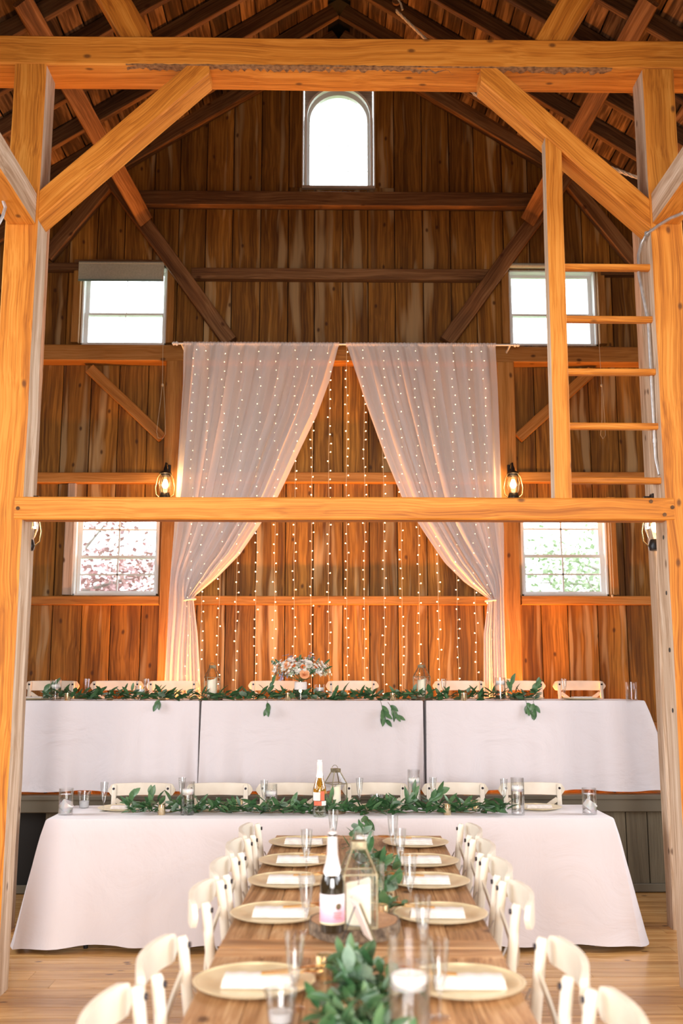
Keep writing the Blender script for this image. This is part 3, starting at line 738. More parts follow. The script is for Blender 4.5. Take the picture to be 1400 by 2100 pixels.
# ================================================================== CROSS BACK CHAIRS
CH = .86
def make_chair():
    t = thing('crossback_chair', '', 'chair')
    # rear posts continue down as the back legs
    def P_(s, z):
        if z < .45: yy = .205+(.45-z)*.12
        else: yy = .205+(z-.45)*.12
        return (s*(.19+.0*(z)), yy, z)
    for s in (-1, 1):
        MB().tube([P_(s, z) for z in (0, .22, .43, .60, CH-.012)]+[(s*.19, .205+.05, CH-.002)], [.014, .0165, .018, .0175, .0165, .012], 12).build('leg', M['cream'], t, smooth=True)
        MB().tube([(s*.175, -.20, 0), (s*.17, -.18, .44)], [.013, .018], 12).build('leg', M['cream'], t, smooth=True)
    # curved top rail behind the posts
    m = MB(); n = 22; vs = []; hx = .237; z0, z1 = CH-.082, CH+.002
    for i in range(n+1):
        f = -1+2*i/n; x = f*hx; yb = .272+.045*(1-f*f)
        e = abs(x)-(hx-.04); hgt = (z1-z0)/2*(math.sqrt(max(0.02, 1-(e/.0405)**2)) if e > 0 else 1); zm = (z0+z1)/2+.004*(1-f*f)
        for yy, zz in ((yb, zm-hgt), (yb+.018, zm-hgt), (yb+.018, zm+hgt), (yb, zm+hgt)): vs.append((x, yy, zz))
    m.add(vs, [(i*4+j, i*4+(j+1) % 4, (i+1)*4+(j+1) % 4, (i+1)*4+j) for i in range(n) for j in range(4)]+[(3, 2, 1, 0), tuple(n*4+j for j in range(4))])
    m.build('top_rail', M['cream'], t, smooth=True)
    for s in (-1, 1): MB().tube([(s*.19, .228, CH-.026), (s*.19, .2365, CH-.026)], .0085, 10).build('bolt', M['bolt'], t)
    # crossed splats
    for s in (-1, 1):
        m = MB(); k = 10; vs = []
        for i in range(k+1):
            f = i/k; x = s*(-.178+.356*f); z = .50+(CH-.10-.50)*f; yy = .232+.03*math.sin(PI*f)+.04*(z-.45)+s*.005
            dx, dz = .013, .011
            for a, b in ((-1, -1), (1, -1), (1, 1), (-1, 1)): vs.append((x-s*b*dx*.9, yy+a*.004, z+b*dz))
        m.add(vs, [(i*4+j, i*4+(j+1) % 4, (i+1)*4+(j+1) % 4, (i+1)*4+j) for i in range(k) for j in range(4)]+[(3, 2, 1, 0), tuple(k*4+j for j in range(4))])
        m.build('cross_splat', M['cream'], t, smooth=True)
    # seat with woven inset
    def rr(hx, hf, hb, r=.06, n=5):
        out = []
        for cx, cy, a0 in ((hx-r, hb-r, 0), (-hx*.93+r, hb-r, 90), (-hx+r, -hf+r, 180), (hx-r, -hf+r, 270)):
            for i in range(n+1): a = rad(a0+90*i/n); out.append((cx+r*math.cos(a), cy+r*math.sin(a)))
        return out
    o_, i_ = rr(.205, .215, .205), rr(.165, .175, .165, .05); n = len(o_)
    m = MB(); vs = [(x, y, z) for x, y, z in [(p[0], p[1], .435) for p in o_]+[(p[0], p[1], .462) for p in o_]+[(p[0], p[1], .464) for p in i_]]
    m.add(vs, [tuple(range(n-1, -1, -1))]+[(k*n+i, k*n+(i+1) % n, (k+1)*n+(i+1) % n, (k+1)*n+i) for k in (0, 1) for i in range(n)])
    m.build('seat', M['cream'], t, smooth=True)
    MB().add([(p[0], p[1], .463) for p in i_], [tuple(range(n))]).build('woven_seat', M['rattan'], t)
    for z in (.17, .24):
        for s in (-1, 1): MB().tube([(s*.174, -.19, z), (s*.19, .225, z)], .009, 8).build('stretcher', M['cream'], t, smooth=True)
    MB().tube([(-.174, -.185, .26), (.174, -.185, .26)], .009, 8).build('stretcher', M['cream'], t, smooth=True)
    for s in (-1, 1):
        MB().tube([(s*.187, .205+.1*.12, .72), (s*.200, .16, .60), (s*.200, .07, .50), (s*.185, -.05, .44)], .0035, 6).build('wire_stay', M['steel'], t, smooth=True)
    return t
chair0 = make_chair(); used = False
def place_chair(loc, rz, label, group):
    global used
    c = chair0 if not used else clone(chair0); used = True
    c.location = loc; c.rotation_euler = (0, 0, rz); c['label'] = label; c['group'] = group; c['category'] = 'chair'
    return c
ORD = ['first', 'second', 'third', 'fourth', 'fifth', 'sixth', 'seventh', 'eighth']
YC1 = 7.32
for k, px in enumerate((292, 450, 593, 770, 934, 1089)):
    x = PY(px, 1610, YC1).x
    place_chair((x, YC1-.29, 0), R.uniform(-.03, .03), 'cream crossback chair behind the front head table, %s from the left' % ORD[k], 'cream crossback chairs behind the front head table')
YC2 = 9.03
for k, px in enumerate((109, 240, 357, 565, 722, 940, 1062, 1189)):
    x = PY(px, 1405, YC2).x
    place_chair((x, YC2-.29, ZP), R.uniform(-.04, .04), 'pale crossback chair on the raised platform, %s from the left' % ORD[k], 'crossback chairs on the platform')
ROWS = [along(2022), along(1880), along(1812), along(1770), along(1732)]
RW = ['nearest the camera', 'second nearest', 'in the middle', 'second farthest', 'farthest away']
CR = [2.42, ROWS[0]+.01, 3.72, 4.21, 4.70, 5.19]
CW = ['cut off by the bottom edge', 'second nearest', 'third nearest', 'third farthest', 'second farthest', 'farthest away']
for k, y in enumerate(CR):
    for s, nm in ((-1, 'left'), (1, 'right')):
        off = .265 if k else .29
        p = T(s*(off+(.015 if s > 0 else 0)), y)
        place_chair((p.x, p.y, 0), -TA+(-s)*PI/2+R.uniform(-.05, .05), 'cream crossback chair, %s side of the wooden table, %s' % (nm, CW[k]), 'cream crossback chairs along the wooden tables')

# ================================================================== TABLEWARE
def make_charger():
    t = thing('charger_plate', '', 'plate')
    prof = [(.0001, .0), (.105, .0), (.118, .003), (.163, .013), (.165, .0155), (.162, .0165), (.118, .0085), (.104, .0055), (.0001, .0055)]
    MB().lathe(prof, 48).build('dish', M['charger'], t, smooth=True)
    MB().lathe([(.158, .0148), (.1655, .0145), (.167, .0165), (.163, .018), (.158, .0168)], 48, closed=True).build('rim', M['charger'], t, smooth=True)
    return t
def make_napkin():
    m = MB()
    # folded bundle of three layers
    for k in range(3):
        z = .004+k*.008; L_, W_ = .19-.004*k, .085-.003*k; n = 14; vs = []
        for i in range(n+1):
            x = -L_/2+L_*i/n; d = .0012*math.sin(i*1.7+k)
            for yy, zz in ((-W_/2, z+.001), (-W_/2+.004, z-.003), (W_/2-.004, z-.003), (W_/2, z+.001), (W_/2-.004, z+.004+d), (0, z+.005+d), (-W_/2+.004, z+.004+d)): vs.append((x, yy, zz))
        m.add(vs, [(i*7+j, (i+1)*7+j, (i+1)*7+(j+1) % 7, i*7+(j+1) % 7) for i in range(n) for j in range(7)]+[tuple(range(7)), tuple(n*7+j for j in range(6, -1, -1))])
    return m.build('napkin', M['napkin'], smooth=True)
def make_fork():
    m = MB(); m.bar((0, 0, .003), (.105, 0, .004), .006, .0025); m.bar((.105, 0, .004), (.14, 0, .006), .018, .0025)
    for k in (-1.5, -.5, .5, 1.5): m.bar((.14, k*.0048, .006), (.178, k*.0048, .004), .003, .0022)
    return m.build('fork', M['gold'])
def make_spoon():
    m = MB(); m.bar((0, 0, .003), (.115, 0, .005), .006, .0025)
    n = 14; vs = [(.14, 0, .0015)]+[(.14+.03*math.cos(2*PI*i/n), .018*math.sin(2*PI*i/n), .007) for i in range(n)]
    m.add(vs, [(0, 1+i, 1+(i+1) % n) for i in range(n)]); return m.build('spoon', M['gold'], smooth=True)
def make_flute():
    t = thing('champagne_flute', '', 'glass')
    MB().lathe([(.0045, .055), (.012, .075), (.019, .11), (.0235, .15), (.026, .185), (.0245, .185), (.0222, .15), (.0178, .11), (.010, .078), (.0001, .066)], 20).build('bowl', M['plastic'], t, smooth=True)
    MB().lathe([(.0001, .004), (.006, .004), (.004, .012), (.0042, .056)], 14).build('stem', M['plastic'], t, smooth=True)
    MB().lathe([(.0001, .0), (.0265, .0), (.0265, .0025), (.004, .006), (.0001, .006)], 22).build('foot', M['plastic'], t, smooth=True)
    return t
protos = {}
def inst(kind, loc, rz, label, group=None, scale=None):
    f = {'charger': make_charger, 'napkin': make_napkin, 'fork': make_fork, 'spoon': make_spoon, 'flute': make_flute}[kind]
    if kind not in protos: o = protos[kind] = f()
    else: o = clone(protos[kind])
    o.location = loc; o.rotation_euler = (0, 0, rz)
    o['label'] = label; o['category'] = {'charger': 'plate', 'flute': 'glass', 'napkin': 'napkin', 'fork': 'fork', 'spoon': 'spoon'}[kind]
    if group: o['group'] = group
    if scale: o.scale = (scale,)*3
    return o
for k, y in enumerate(ROWS):
    for s, nm in ((-1, 'left'), (1, 'right')):
        p = T(s*.286, y); tail = '%s side of wooden table, %s' % (nm, RW[k])
        inst('charger', (p.x, p.y, ZL+.0005), R.uniform(0, 6), 'round gold charger plate, '+tail, 'gold chargers on the wooden tables')
        a = -TA+R.uniform(-.06, .06)
        q = T(s*.286+.012*(-s if k else 1), y-.02)
        inst('napkin', (q.x, q.y, ZL+.0065), a, 'folded white napkin on the charger, '+tail, 'napkins on the gold chargers')
        fx = T(s*.286-s*.02, y)
        d = 0 if s < 0 else PI
        inst('fork', (fx.x, fx.y, ZL+.031), a+d+.35*(-s), 'gold fork on the napkin, '+tail, 'gold forks on the napkins')
        fx = T(s*.286-s*.02, y-.015)
        inst('spoon', (fx.x, fx.y, ZL+.031), a+d+.12*(-s), 'gold spoon on the napkin, '+tail, 'gold spoons on the napkins')
def onT(px, py, z=ZL): p = PZ(px, py, z); return (p.x, p.y, z+.0005)
for px, py, lab in ((628, 1794, 'clear plastic champagne flute left of the dark bottle, by the second farthest left plate'), (627, 1914, 'clear plastic champagne flute standing left of the wood slice by the dark bottle'),
                    (603, 2070, 'clear plastic champagne flute beside the nearest left plate'), (683, 1742, 'clear plastic champagne flute beyond the dark bottle at the far end of the wooden table'),
                    (806, 1757, 'clear plastic champagne flute beside the farthest right plate on the wooden table'), (821, 1792, 'clear plastic champagne flute beside the second farthest right plate'),
                    (841, 1862, 'clear plastic champagne flute beside the middle right plate of the wooden table'), (868, 1972, 'clear plastic champagne flute right of the wood slice by the second right plate'),
                    (902, 2088, 'clear plastic champagne flute behind the large near candle vase')):
    inst('flute', onT(px, py), 0, lab, 'plastic flutes on the wooden tables', 1.0)
def cup(loc, label, rt=.042, h=.085, fill=.55, group=None):
    t = thing('plastic_cup', label, 'cup', loc, 0, group); rb = rt*.72
    m = MB().lathe([(.0001, .001), (rb, .001), (rt*.95, h*.82), (rt*.98, h*.83), (rt, h-.003), (rt+.003, h-.002), (rt+.003, h+.001), (rt-.001, h+.001), (rt*.93, h*.8), (rb-.001, .003), (.0001, .003)], 24)
    m.build('cup_wall', M['plastic'], t, smooth=True)
    rf = rb+(rt-rb)*fill
    MB().lathe([(.0001, .004), (rb-.002, .004), (rf-.003, h*fill), (.0001, h*fill)], 20).build('iced_water', M['icy'], t, smooth=True)
cup(onT(575, 2098), 'clear plastic cup at the bottom edge in front of the nearest left plate', .040, .075, .35)
def vase(loc, r, h, wl, label, clab=None, cmode='float', cr=None, stems=0, group=None):
    t = thing('cylinder_vase', label, 'vase', loc, 0, group)
    MB().lathe([(.0001, .0), (r*.96, .0), (r, .004), (r, h), (r-.0025, h), (r-.0025, .01), (.0001, .01)], 32).build('glass_wall', M['glass'], t, smooth=True)
    MB().lathe([(.0001, .011), (r-.0032, .011), (r-.0032, wl), (.0001, wl)], 28).build('water', M['water'], t, smooth=True)
    if clab:
        cr = cr or r*.84
        c = thing('floating_candle', clab, 'candle', (loc[0], loc[1], loc[2]+wl-.012 if cmode == 'float' else loc[2]+.0115))
        if cmode == 'float':
            MB().lathe([(.0001, 0), (cr*.75, 0), (cr, .016), (cr, .028), (cr*.93, .033), (.0001, .030)], 28).build('wax', M['waxwhite'], c, smooth=True)
            MB().tube([(0, 0, .030), (.001, 0, .040)], .001, 5).build('wick', M['wick'], c)
        else:
            mx = Matrix.Rotation(rad(38), 4, 'Y'); m = MB().lathe([(.0001, 0), (cr*.7, 0), (cr*.75, .05), (.0001, .05)], 24)
            m.v = [tuple(mx @ Vector(v)+Vector((-.012, 0, .022))) for v in m.v]
            m.build('wax', M['waxwhite'], c, smooth=True)
    return t
def votive(loc, label, r=.026, h=.06, group='mottled gold votive holders'):
    t = thing('votive_holder', label, 'candle holder', loc, 0, group)
    MB().lathe([(.0001, 0), (r*.9, 0), (r, .004), (r, h), (r-.002, h), (r-.003, .008), (.0001, .008)], 24).build('cup_wall', M['mercury'], t, smooth=True)
    MB().lathe([(.0001, .009), (r-.005, .009), (r-.005, h*.45), (.0001, h*.45)], 18).build('tealight', M['waxwhite'], t, smooth=True)
def lantern(loc, rz, label, clab, hw=.055, hb=.15, ht=.075, group=None, ch=.10, cr=.034):
    """small brass framed glass lantern with tapered hood and pillar candle"""
    t = thing('glass_lantern', label, 'lantern', loc, rz, group); b = .0035
    MB().box((0, 0, .004), (2*hw+.004, 2*hw+.004, .008)).build('base', M['brass'], t)
    cs = [(-hw, -hw), (hw, -hw), (hw, hw), (-hw, hw)]; tw = hw*.42
    m = MB()
    for i, (x, y) in enumerate(cs):
        x2, y2 = cs[(i+1) % 4]
        m.bar((x, y, .006), (x, y, hb), .005, .005, (1, 0, 0)); m.bar((x, y, hb), (x2, y2, hb), .005, .005)
        m.bar((x, y, hb), (x*.42, y*.42, hb+ht), .005, .005, (1, 0, 0)); m.bar((x*.42, y*.42, hb+ht), (x2*.42, y2*.42, hb+ht), .004, .004)
    m.build('frame', M['brass'], t)
    for i, (x, y) in enumerate(cs):
        x2, y2 = cs[(i+1) % 4]
        MB().add([(x, y, .008), (x2, y2, .008), (x2, y2, hb), (x, y, hb)], [(0, 1, 2, 3)]).build('pane', M['pane'], t)
        MB().add([(x, y, hb), (x2, y2, hb), (x2*.42, y2*.42, hb+ht), (x*.42, y*.42, hb+ht)], [(0, 1, 2, 3)]).build('hood_pane', M['pane'], t)
    MB().box((0, 0, hb+ht+.011), (2*tw+.004, 2*tw+.004, .022)).build('chimney_cap', M['brass'], t)
    MB().tube([(tw*.9*math.cos(a)*1.2, .012+.0*a, hb+ht+.012+.03*math.sin(a)) for a in [PI*i/10-.1 for i in range(11)]], .0018, 6).build('ring_handle', M['brass'], t, smooth=True)
    c = thing('pillar_candle', clab, 'candle', (loc[0], loc[1], loc[2]+.0085))
    m = MB(); n = 28; prof = [(.0001, 0), (cr, 0), (cr, ch*.88)]
    m.lathe(prof, n)
    k = len(m.v); vs = [(cr*math.cos(2*PI*j/n), cr*math.sin(2*PI*j/n), ch*(.90+.08*math.sin(2*PI*j/n+1.2)+.03*math.sin(6*PI*j/n))) for j in range(n)]
    vs2 = [(x*.8, y*.8, z-.004) for x, y, z in vs]; vs3 = [(x*.05, y*.05, ch*.86) for x, y, z in vs]
    m.add([m.v[i] for i in range(k-n, k)]+vs+vs2+vs3, [(r_*n+j, r_*n+(j+1) % n, (r_+1)*n+(j+1) % n, (r_+1)*n+j) for r_ in range(3) for j in range(n)])
    m.build('wax', M['wax'], c, smooth=True); MB().tube([(0, 0, ch*.86), (.002, 0, ch*.86+.014)], .0012, 5).build('wick', M['wick'], c)
    return t
def wood_slice(loc, r, h, label):
    t = thing('wood_slice', label, 'wood slice', loc); n = 40; rr = [r*(1+R.uniform(-.02, .02)+.03*math.sin(3*2*PI*i/n)) for i in range(n)]
    ring = lambda k, z: [(rr[i]*k*math.cos(2*PI*i/n), rr[i]*k*math.sin(2*PI*i/n), z) for i in range(n)]
    m = MB(); m.add(ring(.965, 0)+ring(.965, h-.001), [tuple(range(n-1, -1, -1)), tuple(range(n, 2*n))]+[(i, (i+1) % n, n+(i+1) % n, n+i) for i in range(n)]); m.build('heartwood', M['slice'], t)
    m = MB(); m.add(ring(.966, .0005)+ring(1.0, .001)+ring(1.015, h*.5)+ring(1.0, h)+ring(.966, h), [(k*n+i, k*n+(i+1) % n, (k+1)*n+(i+1) % n, (k+1)*n+i) for k in range(4) for i in range(n)]); m.build('bark_ring', M['bark'], t, smooth=True)
    m = MB()
    for k in (.25, .45, .62, .78, .9): m.lathe([(r*k, h+.0002), (r*k+.0012, h+.0006), (r*k+.0024, h+.0002)], 36)
    stuff(m.build('growth_ring', M['endgrain'], t))

# -- long table centre
SLC = onT(727, 1913); wood_slice(SLC, .148, .042, 'round bark-edged wood slice in the middle of the wooden table')
zS = ZL+.0435
p = PZ(735, 1898, zS); lantern((p.x, p.y, zS), .12-TA, 'brass and glass lantern on the wood slice beside the dark bottle', 'ivory pillar candle inside the lantern on the wood slice', .053, .165, .075, None, .135, .040)
def bottle(loc, label, dark=True, h=.30, s=1.0):
    t = thing('bottle', label, 'bottle', loc); k = s
    prof = [(.0001, .004), (.030, .0), (.0375, .004), (.0385, .012), (.0385, .135), (.037, .150), (.030, .175), (.021, .205), (.0155, .235), (.0145, .275), (.0145, h-.004), (.0001, h)]
    if dark:
        MB().lathe(prof, 28).build('glass_body', M['darkglass'], t, smooth=True)
        lb = [(.0392, .030), (.0392, .118)]
        MB().lathe(lb, 28).build('label', M['label_pink'], t, smooth=True)
        m = MB()   # script on the label, an emblem below it
        def cylp(a, z, r=.0396): return (r*math.sin(a), -r*math.cos(a), z)
        m.tube([cylp(-.05+.09*i+.025*math.sin(i*2.1), .104+.005*math.sin(i*2.6)+.0006*i) for i in range(9)], .0009, 5)
        m.tube([cylp(.02, .098), cylp(.35, .101), cylp(.75, .100)], .0006, 5)
        m.build('lettering', M['ink'], t)
        m = MB(); n = 16; m.add([cylp(.52, .083)]+[cylp(.52+.25*math.cos(2*PI*i/n), .083+.010*math.sin(2*PI*i/n)) for i in range(n)], [(0, i+1, (i+1) % n+1) for i in range(n)]); m.build('emblem', M['brass'], t)
        m = MB()
        for zz, a0, a1 in ((.066, .1, .8), (.060, .15, .8), (.054, .1, .7), (.048, .2, .8)): m.tube([cylp(a0+(a1-a0)*i/6, zz) for i in range(7)], .0013, 5)
        m.build('lettering', M['label_red'], t)
        z0 = .182
    else:
        MB().lathe(prof, 28).build('glass_body', M['clearbottle'], t, smooth=True)
        MB().lathe([(.0001, .012), (.0365, .012), (.0365, .120), (.0001, .120)], 24).build('clear_bottom', M['pane'], t)
        MB().lathe([(.0001, .121), (.0365, .121), (.0355, .150), (.0285, .175), (.0195, .205), (.0145, .228), (.0001, .228)], 24).build('drink', M['cider'], t, smooth=True)
        def patch(a0, a1, z0, z1, r=.0392, mat='label_white', nm='label'):
            n = 8; vs = [(r*math.sin(a0+(a1-a0)*i/n), -r*math.cos(a0+(a1-a0)*i/n), z) for z in (z0, z1) for i in range(n+1)]
            MB().add(vs, [(i, i+1, n+2+i, n+1+i) for i in range(n)]).build(nm, M[mat], t, smooth=True)
        patch(-1.1, .1, .088, .132); patch(.15, .75, .088, .138, mat='label_red', nm='label_panel'); patch(-.9, .3, .062, .086, mat='label_red', nm='label_panel'); patch(.3, 1.1, .062, .086)
        z0 = .215
    # foil capsule on the neck with a pointed skirt
    n = 24; m = MB(); vs = []
    rad_at = lambda z: next((a[0]+(b[0]-a[0])*(z-a[1])/(b[1]-a[1]) for a, b in zip(prof, prof[1:]) if a[1] <= z <= b[1] and b[1] > a[1]), .0145)
    for k_ in range(6):
        for i in range(n):
            zb_ = z0+.008*math.cos(2*PI*i/n*2+1.0)-.012*math.exp(-((i-n*.85)/2.)**2); z = zb_+(h+.002-zb_)*k_/5; r_ = rad_at(min(max(z, .01), h-.005))+.0014
            if k_ == 5: r_ = .013
            vs.append((r_*math.cos(2*PI*i/n), r_*math.sin(2*PI*i/n), z))
    m.add(vs, [(k_*n+i, k_*n+(i+1) % n, (k_+1)*n+(i+1) % n, (k_+1)*n+i) for k_ in range(5) for i in range(n)]+[tuple(5*n+i for i in range(n))])
    m.build('foil', M['foil'], t, smooth=True)
    t.scale = (s, s, s); return t
p = PZ(681, 1912, zS); bottle((p.x, p.y, zS+.0003), 'dark sparkling wine bottle with pink and white label on the wood slice')
# table number card seen edge-on on a little easel
p = PZ(757, 1924, zS); t = thing('table_card', 'thin gold-edged card leaning on a small black easel on the wood slice', 'sign', (p.x, p.y, zS+.0006), rad(14))
MB().bar((0, 0, .001), (-.048, 0, .112), .10, .009, (1, 0, 0)).build('card', M['label_white'], t)
for s in (-1, 1): MB().bar((.003, s*.05, .002), (-.045, s*.05, .113), .004, .008, (1, 0, 0)).build('gold_edge', M['brass'], t)
m = MB(); m.tube([(-.045, 0, .095), (-.085, 0, .001)], .002, 6); m.build('easel_leg', M['black'], t)
vase(onT(747, 1774), .044, .145, .105, 'glass cylinder vase with floating candle at the far end of the wooden table', 'white candle floating in the vase at the far end of the wooden table')
vase(onT(768, 1868), .036, .165, .07, 'slim glass cylinder vase just behind the lantern on the wooden table', None)
vase(onT(840, 2135), .049, .235, .125, 'large glass cylinder vase at the bottom right of the near garland', 'white candle floating in the large near vase')
votive(onT(780, 1893), 'gold votive holder tucked behind the wood slice lantern')
votive(onT(797, 1852), 'gold votive holder right of the lantern among the leaves', .021, .045)
votive(onT(666, 2003), 'gold votive holder in the garland just before the wood slice', .026, .058)
votive(onT(722, 2112), 'gold votive holder in the garland at the bottom edge', .028, .062)

# ================================================================== GREENERY
def leaf_mesh(L, W, fold, curl, n=6):
    vs = []
    for i in range(n+1):
        f = i/n; wd = W/2*math.sin(PI*min(1, f*.96+.04))**.8 if 0 < i < n else W*.03
        x = L*f; z = curl*L*f*f
        vs += [(x, -wd, z+fold*wd), (x, 0, z), (x, wd, z+fold*wd)]
    m = MB(); m.add(vs, [(i*3+j, (i+1)*3+j, (i+1)*3+j+1, i*3+j+1) for i in range(n) for j in (0, 1)]); return m
LEAVES = []
for nm, L_, W_, fo, cu in (('dark', .062, .030, .25, -.25), ('dark', .080, .022, .3, -.15), ('mid', .056, .034, .2, -.3), ('mid', .070, .026, .3, .1), ('grey', .046, .036, .15, -.2), ('grey', .055, .038, .15, .12)):
    me = leaf_mesh(L_, W_, fo, cu).mesh('leaf'); me.materials.append(M['leaf'+nm]); me.polygons.foreach_set('use_smooth', [True]*len(me.polygons)); LEAVES.append(me)
def garland(label, path, n, spread=.06, rise=.05, group=None, size=1.0, sprigs=(), gaps=(), seed=5, extra=0):
    rr = random.Random(seed)
    t = thing('eucalyptus_garland', label, 'garland', path[0]); O = Vector(path[0]); pts = [Vector(p)-O for p in path]
    seg = [(b-a).length for a, b in zip(pts, pts[1:])]; tot = sum(seg)
    def at(f):
        d = f*tot
        for k, s in enumerate(seg):
            if d <= s or k == len(seg)-1: return pts[k].lerp(pts[k+1], min(1, d/s)), (pts[k+1]-pts[k]).normalized()
            d -= s
    sp_ = [at(i/40)[0]+Vector((rr.uniform(-.01, .01), rr.uniform(-.015, .015), .008+rr.uniform(0, .012))) for i in range(41)]
    MB().tube(sp_, .0025, 5).build('stem', M['stem'], t)
    ms = MB(); ms2 = MB()
    for i in range(n+extra):
        f = rr.random()
        if any(g0 < f < g1 for g0, g1 in gaps): continue
        p, d = at(f); side = Vector((-d.y, d.x, 0)).normalized()
        off = rr.gauss(0, spread*.45); off = max(-spread, min(spread, off))
        az = math.atan2(d.y, d.x)+(0 if rr.random() < .55 else PI)+rr.uniform(-1.15, 1.15)
        pitch = rr.uniform(-.05, .85)*(1 if rr.random() < .8 else 1.4)
        z = .010+abs(rr.gauss(0, rise*.5)); z = min(z, rise)
        k = size*rr.uniform(.75, 1.2)
        if rr.random() < .05: z += .02; pitch = rr.uniform(.8, 1.35)
        mx = Matrix.Translation(p+side*off+Vector((0, 0, z))) @ Matrix.Rotation(az, 4, 'Z') @ Matrix.Rotation(-max(pitch, .12), 4, 'Y') @ Matrix.Rotation(rr.uniform(-.7, .7), 4, 'X') @ Matrix.Scale(k, 4)
        if i < n: put('leaf', rr.choice(LEAVES), t, mx=mx)
        else:
            me = rr.choice(LEAVES[:4]); mm_ = ms if rr.random() < .6 else ms2
            mm_.add([v.co[:] for v in me.vertices], [tuple(p.vertices) for p in me.polygons], mx @ Matrix.Translation((0, 0, -.004)))
    if extra:
        stuff(ms.build('leaf_mass', M['leafdark'], t, smooth=True)); stuff(ms2.build('leaf_mass', M['leafmid'], t, smooth=True))
    for (base, dirv, cnt, ln) in sprigs:     # hanging or upright sprigs
        b = Vector(base)-O; dv = Vector(dirv).normalized()
        MB().tube([b, b+dv*ln*.55, b+dv*ln], .0016, 5).build('twig', M['stem'], t)
        for i in range(cnt):
            q = b+dv*ln*(.25+.75*i/max(1, cnt-1)); a = rr.uniform(-.8, .8)
            x = (dv+Vector((rr.uniform(-.7, .7), rr.uniform(-.35, .05), rr.uniform(-.2, .3)))).normalized()
            mx = frame(q, q+x, (rr.uniform(-.3, .3), -1, .5)) @ Matrix.Scale(size*rr.uniform(.8, 1.1), 4)
            put('leaf', LEAVES[rr.randrange(4)], t, mx=mx)
    return t
g1 = [(*PZ(px, 1672, Z1).xy, Z1+.001) for px in (262, 420, 600, 760, 900, 1045)]
g1 = [Vector((x, y+.05+.02*math.sin(i*2), z)) for i, (x, y, z) in enumerate(g1)]
garland('leafy eucalyptus garland lying along the white front head table', g1, 255, .06, .06, size=1.22, seed=4, extra=330,
        sprigs=((PY(262, 1662, g1[0].y), (.3, -.1, 1), 4, .09), (PY(312, 1655, g1[0].y), (-.2, -.1, 1), 4, .08), (PY(745, 1668, Z1F), (.25, -.5, -.35), 5, .08), (PY(870, 1650, g1[3].y), (.6, -.2, .5), 7, .12), (PY(830, 1660, g1[3].y), (.5, 0, .9), 6, .11)))
g2 = []
for i, px in enumerate((95, 260, 430, 600, 790, 950, 1100)):
    p = PY(px, 1437, Y2F); g2.append(Vector((p.x, Y2F+.05+.015*math.sin(i*1.7), Z2+.001)))
garland('long leafy eucalyptus garland along the three platform tables', g2, 240, .05, .055, size=1.25, seed=9, extra=420,
        sprigs=((PY(780, 1437, Y2F-.03), (.25, -.12, -1), 9, .15), (PY(795, 1440, Y2F-.03), (.7, -.12, -1), 6, .12), (PY(548, 1437, Y2F-.03), (0, -.2, -1), 4, .06), (PY(1093, 1437, Y2F-.03), (.15, -.2, -1), 6, .09), (PY(1078, 1437, Y2F-.02), (.2, -.2, -1), 4, .07),
                (PY(1045, 1425, Y2F+.02), (.1, 0, 1), 5, .09), (PY(1080, 1425, Y2F+.02), (1, 0, .8), 6, .11), (PY(545, 1425, Y2F+.03), (.5, 0, 1), 3, .11), (PY(85, 1433, Y2F+.02), (.4, 0, 1), 3, .06), (PY(105, 1428, Y2F+.02), (.2, 0, 1), 3, .08), (PY(330, 1432, Y2F-.02), (-.6, -.2, -.7), 4, .05)))
cg = [T(0, ROWS[0]-.62), T(.0, ROWS[0]-.2), T(-.02, ROWS[0]+.12), T(-.01, along(1992))]
cg = [Vector((p.x, p.y, ZL+.001)) for p in cg]
garland('near run of eucalyptus garland in front of the wood slice', cg, 150, .10, .045, size=1.15, seed=3, extra=60)
fg = [T(.10, along(1888)), T(.085, along(1850)), T(.12, along(1800)), T(.05, along(1775)), T(-.01, along(1750)), T(.04, along(1728))]
fg = [Vector((p.x, p.y, ZL+.001)) for p in fg]
garland('far run of eucalyptus garland behind the lantern on the wooden table', fg, 120, .055, .065, size=1.15, seed=8, extra=40)

# ================================================================== FRONT HEAD TABLE ITEMS
def on1(px, py): p = PZ(px, py, Z1); return (p.x, p.y, Z1+.0008)
Zf = lambda px, dy=0: on1(px, 1671+dy)
vase(on1(134, 1671), .045, .160, .125, 'water-filled glass cylinder at the left end of the front head table', 'white candle sunk tilted in the left end cylinder of the front table', 'sunk', .05)
vase(on1(1209, 1670), .045, .160, .125, 'water-filled glass cylinder at the right end of the front head table', 'white candle sunk tilted in the right end cylinder of the front table', 'sunk', .05)
vase(on1(384, 1671), .043, .20, .135, 'glass cylinder with floating candle near the second chair of the front head table', 'white floating candle near the second chair of the front head table')
vase(on1(555, 1658), .042, .155, .09, 'glass cylinder with floating candle left of the amber bottle', 'white floating candle in the cylinder left of the amber bottle')
vase(on1(849, 1655), .043, .24, .165, 'tall glass cylinder with floating candle right of centre on the front head table', 'white floating candle in the tall cylinder right of centre')
vase(on1(1062, 1671), .042, .225, .155, 'tall glass cylinder at the right end of the garland on the front head table', 'white floating candle at the right end of the front garland')
cup(on1(172, 1657), 'clear plastic cup of ice water at the left end of the front head table', .042, .105, .42)
cup(on1(773, 1657), 'empty clear plastic cup on the front head table right of the lantern', .044, .085, .1)
